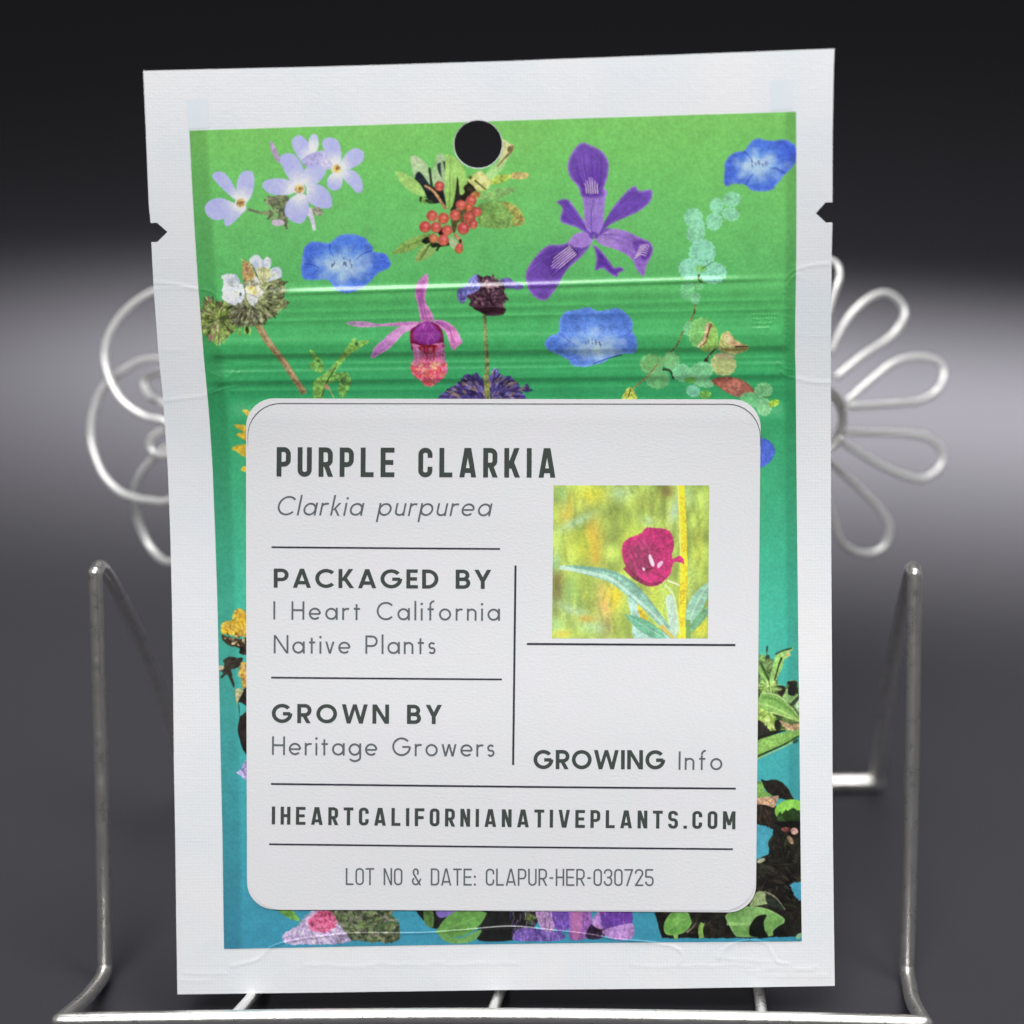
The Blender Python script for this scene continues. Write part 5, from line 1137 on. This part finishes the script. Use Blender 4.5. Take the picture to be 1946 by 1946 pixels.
# grey ribbon painting a shadow line along the upper sticker's top and upper corners
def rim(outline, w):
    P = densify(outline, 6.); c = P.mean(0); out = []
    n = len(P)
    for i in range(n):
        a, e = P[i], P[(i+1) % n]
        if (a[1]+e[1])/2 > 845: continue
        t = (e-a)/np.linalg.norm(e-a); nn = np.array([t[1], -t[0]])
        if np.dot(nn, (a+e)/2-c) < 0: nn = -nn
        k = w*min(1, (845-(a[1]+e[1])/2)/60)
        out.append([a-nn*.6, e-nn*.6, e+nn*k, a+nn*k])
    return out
# little photo
def photo():
    n = 300; t = np.linspace(0, 1, n); s_, t_ = np.meshgrid(t, t)
    C = np.array([(1052.4, 920), (1347.4, 920.8), (1344.8, 1212.5), (1049.3, 1212)])
    Q = (C[0]*((1-s_)*(1-t_))[..., None]+C[1]*(s_*(1-t_))[..., None]+C[2]*(s_*t_)[..., None]+C[3]*((1-s_)*t_)[..., None]).reshape(-1, 2)
    I = np.arange(n*n).reshape(n, n); F = np.stack([I[:-1, :-1], I[1:, :-1], I[1:, 1:], I[:-1, 1:]], -1).reshape(-1, 4)
    img = np.zeros((RH, RW, 3), np.float32); img[PHY0:PHY1, PHX0:PHX1] = PHOTO
    c = np.clip(lin(samp(img, Q[:, 0], Q[:, 1]))*INK_GAIN, 0, .85)
    o = make_mesh('printed_photo', place(Q[:, 0], Q[:, 1], LT+.005, SM2), F, m_photo, label, c, puv=np.concatenate([Q, Q[:, :1]*0], 1)/100.)
    prop(o, 'small square photo of a magenta flower in yellow green grass')
photo()

# ------------------------------------------------------------------ lettering drawn as strokes
PI = math.pi
class G:
    """collects polygons strips (quads) of one glyph in units of the capital height"""
    def __init__(s, w): s.q = []; s.w = w; s.h = w/2
    def V(s, x, y0, y1): h = s.h; s.q.append([(x-h, y0), (x+h, y0), (x+h, y1), (x-h, y1)]); return s
    def H(s, x0, x1, y, k=1.0): h = s.h*k; s.q.append([(x0, y-h), (x1, y-h), (x1, y+h), (x0, y+h)]); return s
    def D(s, x0, y0, x1, y1, k=1.0):
        hw = s.h*k*math.hypot(x1-x0, y1-y0)/abs(y1-y0); s.q.append([(x0-hw, y0), (x0+hw, y0), (x1+hw, y1), (x1-hw, y1)]); return s
    def A(s, cx, cy, rx, ry, a0, a1, n=None):
        n = n or max(4, int(abs(a1-a0)/9)); h = s.h; a = np.radians(np.linspace(a0, a1, n+1))
        for i in range(n):
            c0, s0, c1, s1 = math.cos(a[i]), math.sin(a[i]), math.cos(a[i+1]), math.sin(a[i+1])
            s.q.append([(cx+(rx-h)*c0, cy+(ry-h)*s0), (cx+(rx+h)*c0, cy+(ry+h)*s0), (cx+(rx+h)*c1, cy+(ry+h)*s1), (cx+(rx-h)*c1, cy+(ry-h)*s1)])
        return s
    def dot(s, x, y, r):
        n = 12; a = np.linspace(0, 2*PI, n+1)
        for i in range(0, n, 2):
            s.q.append([(x, y), (x+r*math.cos(a[i]), y+r*math.sin(a[i])), (x+r*math.cos(a[i+1]), y+r*math.sin(a[i+1])), (x+r*math.cos(a[(i+2) % n]), y+r*math.sin(a[(i+2) % n]))])
        return s

def round_face(ch, w):
    """geometric sans: returns glyph, advance"""
    g = G(w); h = w/2; X = .66; R = (1-w)/2; r = (X-w)/2          # X: x-height
    ry = X/2
    if ch == ' ': return g, .40
    if ch == 'A': g.D(h*1.05, 0, .42, 1).D(.84-h*1.05, 0, .42, 1).H(.18, .66, .27); return g, .84
    if ch in 'BPR':
        m = .50 if ch == 'B' else .43; t = (1-h-m)/2; x1 = .36 if ch != 'B' else .34
        g.V(h, 0, 1).H(h, x1, 1-h).H(h, x1, m).A(x1, m+t, t, t, -90, 90)
        if ch == 'B': t2 = (m-h)/2; g.H(h, .38, h).H(h, .38, m).A(.38, h+t2, t2, t2, -90, 90); return g, .38+t2+h
        if ch == 'R': g.D(.64-h*1.0, 0, .32, m)
        return g, x1+t+h
    if ch == 'C': g.A(.5, .5, R, R, 42, 318); return g, .88
    if ch == 'G': g.A(.5, .5, R, R, 40, 360).H(.54, 1-h*1.0, .5-h*.2, .95).V(1-h, .47, .5); return g, 1.0
    if ch == 'O': g.A(.5, .5, R, R, 0, 360); return g, 1.0
    if ch == 'D': g.V(h, 0, 1).H(h, .26, 1-h).H(h, .26, h).A(.26, .5, R*.98, R, -90, 90); return g, .26+R+h
    if ch == 'E': g.V(h, 0, 1).H(h, .52, 1-h).H(h, .49, .5).H(h, .53, h); return g, .53
    if ch == 'H': g.V(h, 0, 1).V(.70-h, 0, 1).H(h, .70-h, .52); return g, .70
    if ch == 'I': g.V(h, 0, 1); return g, w
    if ch == 'K': g.V(h, 0, 1).D(.20, .38, .66-h, 1).D(.71-h, 0, .28, .53); return g, .71
    if ch == 'N': g.V(h, 0, 1).V(.80-h, 0, 1).D(.80-h*1.1, 0, h*1.1, 1, .95); return g, .80
    if ch == 'W': g.D(.33, 0, h, 1).D(.33, 0, .62, 1, .9).D(.91, 0, .62, 1, .9).D(.91, 0, 1.24-h, 1); return g, 1.24
    if ch == 'Y': g.V(.38, 0, .46).D(.38, .40, h, 1).D(.38, .40, .76-h, 1); return g, .76
    if ch == 'a': g.A(ry, ry, r, r, 0, 360).V(X-h+.02, 0, X); return g, X+.02
    if ch == 'g': g.A(ry, ry, r, r, 0, 360).V(X-h+.02, -.08, X).A(ry+.01, -.08, r+.01, r*.75, 180+25, 360); return g, X+.02
    if ch == 'p': g.A(ry+.02, ry, r, r, 0, 360).V(h, -.32, X); return g, X+.02
    if ch == 'e': g.A(ry, ry, r, r, 0, 318).H(w*.5, X-w*.5, ry-.01, .9); return g, X-.01
    if ch == 'o': g.A(ry, ry, r, r, 0, 360); return g, X
    if ch == 'l': g.V(h, 0, 1.06); return g, w
    if ch == 'i': g.V(h, 0, X).dot(h, .90, w*.66); return g, w
    if ch == 'k': g.V(h, 0, 1.06).D(.12, .28, .44-h, X).D(.48-h, 0, .19, .36); return g, .48
    if ch == 'r': g.V(h, 0, X).A(.27, .42, .27-h, X-.42-h, 62, 180); return g, .37
    if ch == 't': g.V(.17, 0, .86).H(.02, .36, X-h); return g, .38
    if ch == 'f': g.V(.17, 0, .80).A(.17+.17, .82, .17, .22, 75, 180).H(.02, .36, X-h); return g, .40
    if ch == 'n': g.V(h, 0, X).A(h+.21, X-.235, .21, .235-h, 0, 180).V(h+.42, 0, X-.235); return g, .42+w
    if ch == 'u': g.V(h, .235, X).A(h+.21, .235, .21, .235-h, 180, 360).V(h+.42, 0, X); return g, .42+w
    if ch == 'v': g.D(.25, 0, h, X).D(.25, 0, .50-h, X); return g, .50
    if ch == 'w': g.D(.21, 0, h, X).D(.21, 0, .40, X).D(.59, 0, .40, X).D(.59, 0, .80-h, X); return g, .80
    if ch == 's':
        t = (X-w)/4+.004; g.A(.20, X-h-t, .15-h*.2, t, 30, 270).A(.20, h+t, .16-h*.2, t, -150, 90); return g, .40
    raise KeyError(ch)

def narrow_face(ch, w, W=.50, rc=.15):
    """condensed face with squared round corners"""
    g = G(w); h = w/2; x0, x1 = h, W-h; R = rc; xm = W/2
    def corners(*k):
        for c in k:
            if c == 'tl': g.A(x0+R, 1-h-R, R, R, 90, 180)
            if c == 'tr': g.A(x1-R, 1-h-R, R, R, 0, 90)
            if c == 'bl': g.A(x0+R, h+R, R, R, 180, 270)
            if c == 'br': g.A(x1-R, h+R, R, R, 270, 360)
    if ch == ' ': return g, .34
    if ch in 'O0': corners('tl', 'tr', 'bl', 'br'); g.V(x0, h+R, 1-h-R).V(x1, h+R, 1-h-R).H(x0+R, x1-R, h).H(x0+R, x1-R, 1-h); return g, W
    if ch == 'C': corners('tl', 'tr', 'bl', 'br'); g.V(x0, h+R, 1-h-R).V(x1, h+R, .36).V(x1, .66, 1-h-R).H(x0+R, x1-R, h).H(x0+R, x1-R, 1-h); return g, W
    if ch == 'U': corners('bl', 'br'); g.V(x0, h+R, 1).V(x1, h+R, 1).H(x0+R, x1-R, h); return g, W
    if ch in 'PR':
        m = .42; R = min(R, (1-h-m)/2-.001)
        g.V(x0, 0, 1).H(x0, x1-R, 1-h).H(x0, x1-R, m).A(x1-R, 1-h-R, R, R, 0, 90).A(x1-R, m+R, R, R, 270, 360).V(x1, m+R, 1-h-R)
        if ch == 'R': g.D(x1+.01, 0, xm, m+.02)
        return g, W
    if ch == 'D': corners('tr', 'br'); g.V(x0, 0, 1).H(x0, x1-R, h).H(x0, x1-R, 1-h).V(x1, h+R, 1-h-R); return g, W
    if ch == 'L': g.V(x0, 0, 1).H(x0, W*.92, h); return g, W*.92
    if ch == 'E': g.V(x0, 0, 1).H(x0, W*.98, h).H(x0, W*.90, .5).H(x0, W*.98, 1-h); return g, W*.98
    if ch == 'F': g.V(x0, 0, 1).H(x0, W*.90, .48).H(x0, W*.98, 1-h); return g, W*.96
    if ch == 'H': g.V(x0, 0, 1).V(x1, 0, 1).H(x0, x1, .5); return g, W
    if ch == 'I': g.V(x0, 0, 1); return g, w
    if ch == 'T': g.V(xm, 0, 1).H(0, W, 1-h); return g, W
    if ch == 'A': a = W*1.2; g.D(h*1.05, 0, a/2-h*.35, 1).D(a-h*1.05, 0, a/2+h*.35, 1).H(a*.22, a*.78, .20+h*.4); return g, a
    if ch == 'V': a = W*1.14; g.D(a/2-h*.35, 0, h, 1).D(a/2+h*.35, 0, a-h, 1); return g, a
    if ch == 'K': g.V(x0, 0, 1).D(x0+h, .30, W*1.06-h, 1).D(W*1.1-h, 0, x0+.14, .58); return g, W*1.1
    if ch == 'N': g.V(x0, 0, 1).V(x1, 0, 1).D(x1-h*.2, 0, x0+h*.2, 1, .9); return g, W
    if ch == 'M': a = W*1.28; g.V(x0, 0, 1).V(a-h, 0, 1).D(a/2, .22, x0+h*.2, 1, .9).D(a/2, .22, a-h-h*.2, 1, .9); return g, a
    if ch in 'S5':
        m = .5; R2 = min(R, (m-h)/2-.001)
        if ch == 'S': g.A(x0+R2, 1-h-R2, R2, R2, 90, 180).A(x1-R2, 1-h-R2, R2, R2, 0, 90).V(x1, .74, 1-h-R2)
        else: g.H(x0, x0+R2, 1-h).H(x1-R2-.01, x1+h*.5, 1-h).V(x0, m, 1-h)
        g.H(x0+R2, x1-R2, 1-h).V(x0, m+R2, 1-h-R2)
        if ch == 'S': g.A(x0+R2, m+R2, R2, R2, 180, 270)
        else: g.H(x0, x0+R2, m+.04)
        y = m if ch == 'S' else m+.04
        g.H(x0+R2, x1-R2, y).A(x1-R2, y-R2, R2, R2, 0, 90).V(x1, h+R2, y-R2).A(x1-R2, h+R2, R2, R2, 270, 360).H(x0+R2, x1-R2, h).A(x0+R2, h+R2, R2, R2, 180, 270).V(x0, h+R2, .27); return g, W
    if ch in '23':
        m = .5; R2 = min(R, (m-h)/2-.001)
        g.V(x0, .72, 1-h-R2).A(x0+R2, 1-h-R2, R2, R2, 90, 180).H(x0+R2, x1-R2, 1-h).A(x1-R2, 1-h-R2, R2, R2, 0, 90)
        if ch == '3':
            g.V(x1, m+R2, 1-h-R2).A(x1-R2, m+R2, R2, R2, 270, 360).H(xm-.06, x1-R2, m).A(x1-R2, m-R2, R2, R2, 0, 90).V(x1, h+R2, m-R2).A(x1-R2, h+R2, R2, R2, 270, 360).H(x0+R2, x1-R2, h).A(x0+R2, h+R2, R2, R2, 180, 270).V(x0, h+R2, .28)
        else: g.V(x1, .66, 1-h-R2).D(x0+.02, w*.8, x1, .68).H(0, W, h)
        return g, W
    if ch == '7': g.H(0, W, 1-h).D(.14, 0, x1, 1-h); return g, W
    if ch == '-': g.H(.04, .26, .46); return g, .30
    if ch == ':': g.dot(.07, w*.65, w*.72).dot(.07, .52, w*.72); return g, .16
    if ch == '.': g.H(0, w*1.05, h*1.05); return g, w
    if ch == '&':
        g.A(.23, .77, .135, .23-h, -50, 230).D(.50, 0, .115, .66).A(.225, .245, .225-h, .245-h, 118, 330).D(.40, .12, .52, .40, .9); return g, .56
    raise KeyError(ch)

ZC = [0]
def ribbon_mesh(name, quads, mat, parent, off):
    V = np.array(quads).reshape(-1, 2); F = np.arange(len(V)).reshape(-1, 4)
    lift = np.repeat(np.arange(len(quads)) % 7, 4)*.0006
    P, N = surf(V[:, 0], V[:, 1]); h = off+lift+samp(SM2, V[:, 0], V[:, 1])
    # picture y runs down, so turn every face towards the lens
    a = V[F]; ar = np.cross(a[:, 1]-a[:, 0], a[:, 2]-a[:, 0]); F = np.where((ar > 0)[:, None], F[:, ::-1], F)
    return make_mesh(name, P+N*(h*1e-3)[:, None], F, mat, parent, smooth=False)
def text(s_, p0, p1, cap, w, face, mat, lab, slant=0.0, xs=1.0, tight=None, name='text_line', **k):
    """sets the line s_ so that it runs from p0 to p1 (picture units, on the baseline)"""
    gl = [face(c, w, **k) for c in s_]
    p0 = np.array(p0, float); p1 = np.array(p1, float); L = np.linalg.norm(p1-p0); e = (p1-p0)/L; up = np.array([e[1], -e[0]])
    total = sum(a for _, a in gl)*cap*xs
    space = (L-total)/(len(gl)-1)
    x = 0; Q = []
    for g, a in gl:
        for q in g.q:
            # thin long quads are split so that they follow the paper
            Q.append([p0+e*(x+(px+slant*py)*cap*xs)+up*py*cap for px, py in q])
        x += a*cap*xs+space
    o = ribbon_mesh(name, Q, mat, label, LT+.012); prop(o, lab)
    return space
prop(ribbon_mesh('edge_shade', rim(LAB_TOP, 1.7), m_edge_shade, label, 0.246), 'thin grey painted shadow line around the upper sticker')
sp_ = []
sp_.append(text('PURPLE CLARKIA', (527, 904), (1056, 905.5), 56, .166, narrow_face, m_inkb, 'bold title line at the top', W=.48))
sp_.append(text('Clarkia purpurea', (526, 977.8), (932, 979), 37, .096, round_face, m_inkl, 'slanted plant name under the title', slant=.2))
sp_.append(text('PACKAGED BY', (521.8, 1115.8), (934, 1117.8), 36.5, .182, round_face, m_inkb, 'bold heading of the packer', xs=1.13))
sp_.append(text('I Heart California', (521, 1176.5), (951, 1178.5), 35, .106, round_face, m_inkl, 'packer name, first row'))
sp_.append(text('Native Plants', (521.8, 1241), (829, 1242), 35, .106, round_face, m_inkl, 'packer name, second row'))
sp_.append(text('GROWN BY', (518, 1373), (840.6, 1374.7), 36.5, .188, round_face, m_inkb, 'bold heading of the grower', xs=1.08))
sp_.append(text('Heritage Growers', (518.4, 1433.6), (940.6, 1436.5), 35.5, .106, round_face, m_inkl, 'grower name'))
sp_.append(text('IHEARTCALIFORNIANATIVEPLANTS.COM', (517.8, 1565.4), (1397, 1574.5), 34, .168, narrow_face, m_inkb, 'bold web address', xs=1.12, W=.49))
sp_.append(text('LOT NO & DATE: CLAPUR-HER-030725', (657.9, 1680.5), (1242, 1682.5), 32.5, .098, narrow_face, m_inkl, 'thin lot number at the foot', W=.50, rc=.19))
sp_.append(text('GROWING', (1014.3, 1459.8), (1263.7, 1460.8), 36.5, .190, round_face, m_inkb, 'bold word of the growing note', xs=1.03))
sp_.append(text('Info', (1289, 1461.6), (1372, 1462.6), 35, .106, round_face, m_inkl, 'thin word of the growing note'))
print('letter spacing', [round(float(v), 1) for v in sp_])
def rule(p0, p1, w, n=24):
    p0 = np.array(p0, float); p1 = np.array(p1, float); e = (p1-p0)/np.linalg.norm(p1-p0); u = np.array([-e[1], e[0]])*w/2
    t = np.linspace(0, 1, n+1); Q = []
    for i in range(n):
        a = p0+(p1-p0)*t[i]; c = p0+(p1-p0)*t[i+1]; Q.append([a-u, c-u, c+u, a+u])
    return ribbon_mesh('divider_line', Q, m_inkr, label, LT+.012)
for a in (((517.8, 1038.7), (951, 1041.5), 3.4), ((517, 1287), (954.8, 1290), 3.4), ((980.4, 1073), (975.9, 1452), 4.0), ((516.4, 1488.6), (1397.9, 1497.5), 3.6), ((512.7, 1603), (1392.3, 1612.4), 3.4), ((1001.9, 1222.6), (1396.9, 1225.2), 4.0)):
    rule(*a)
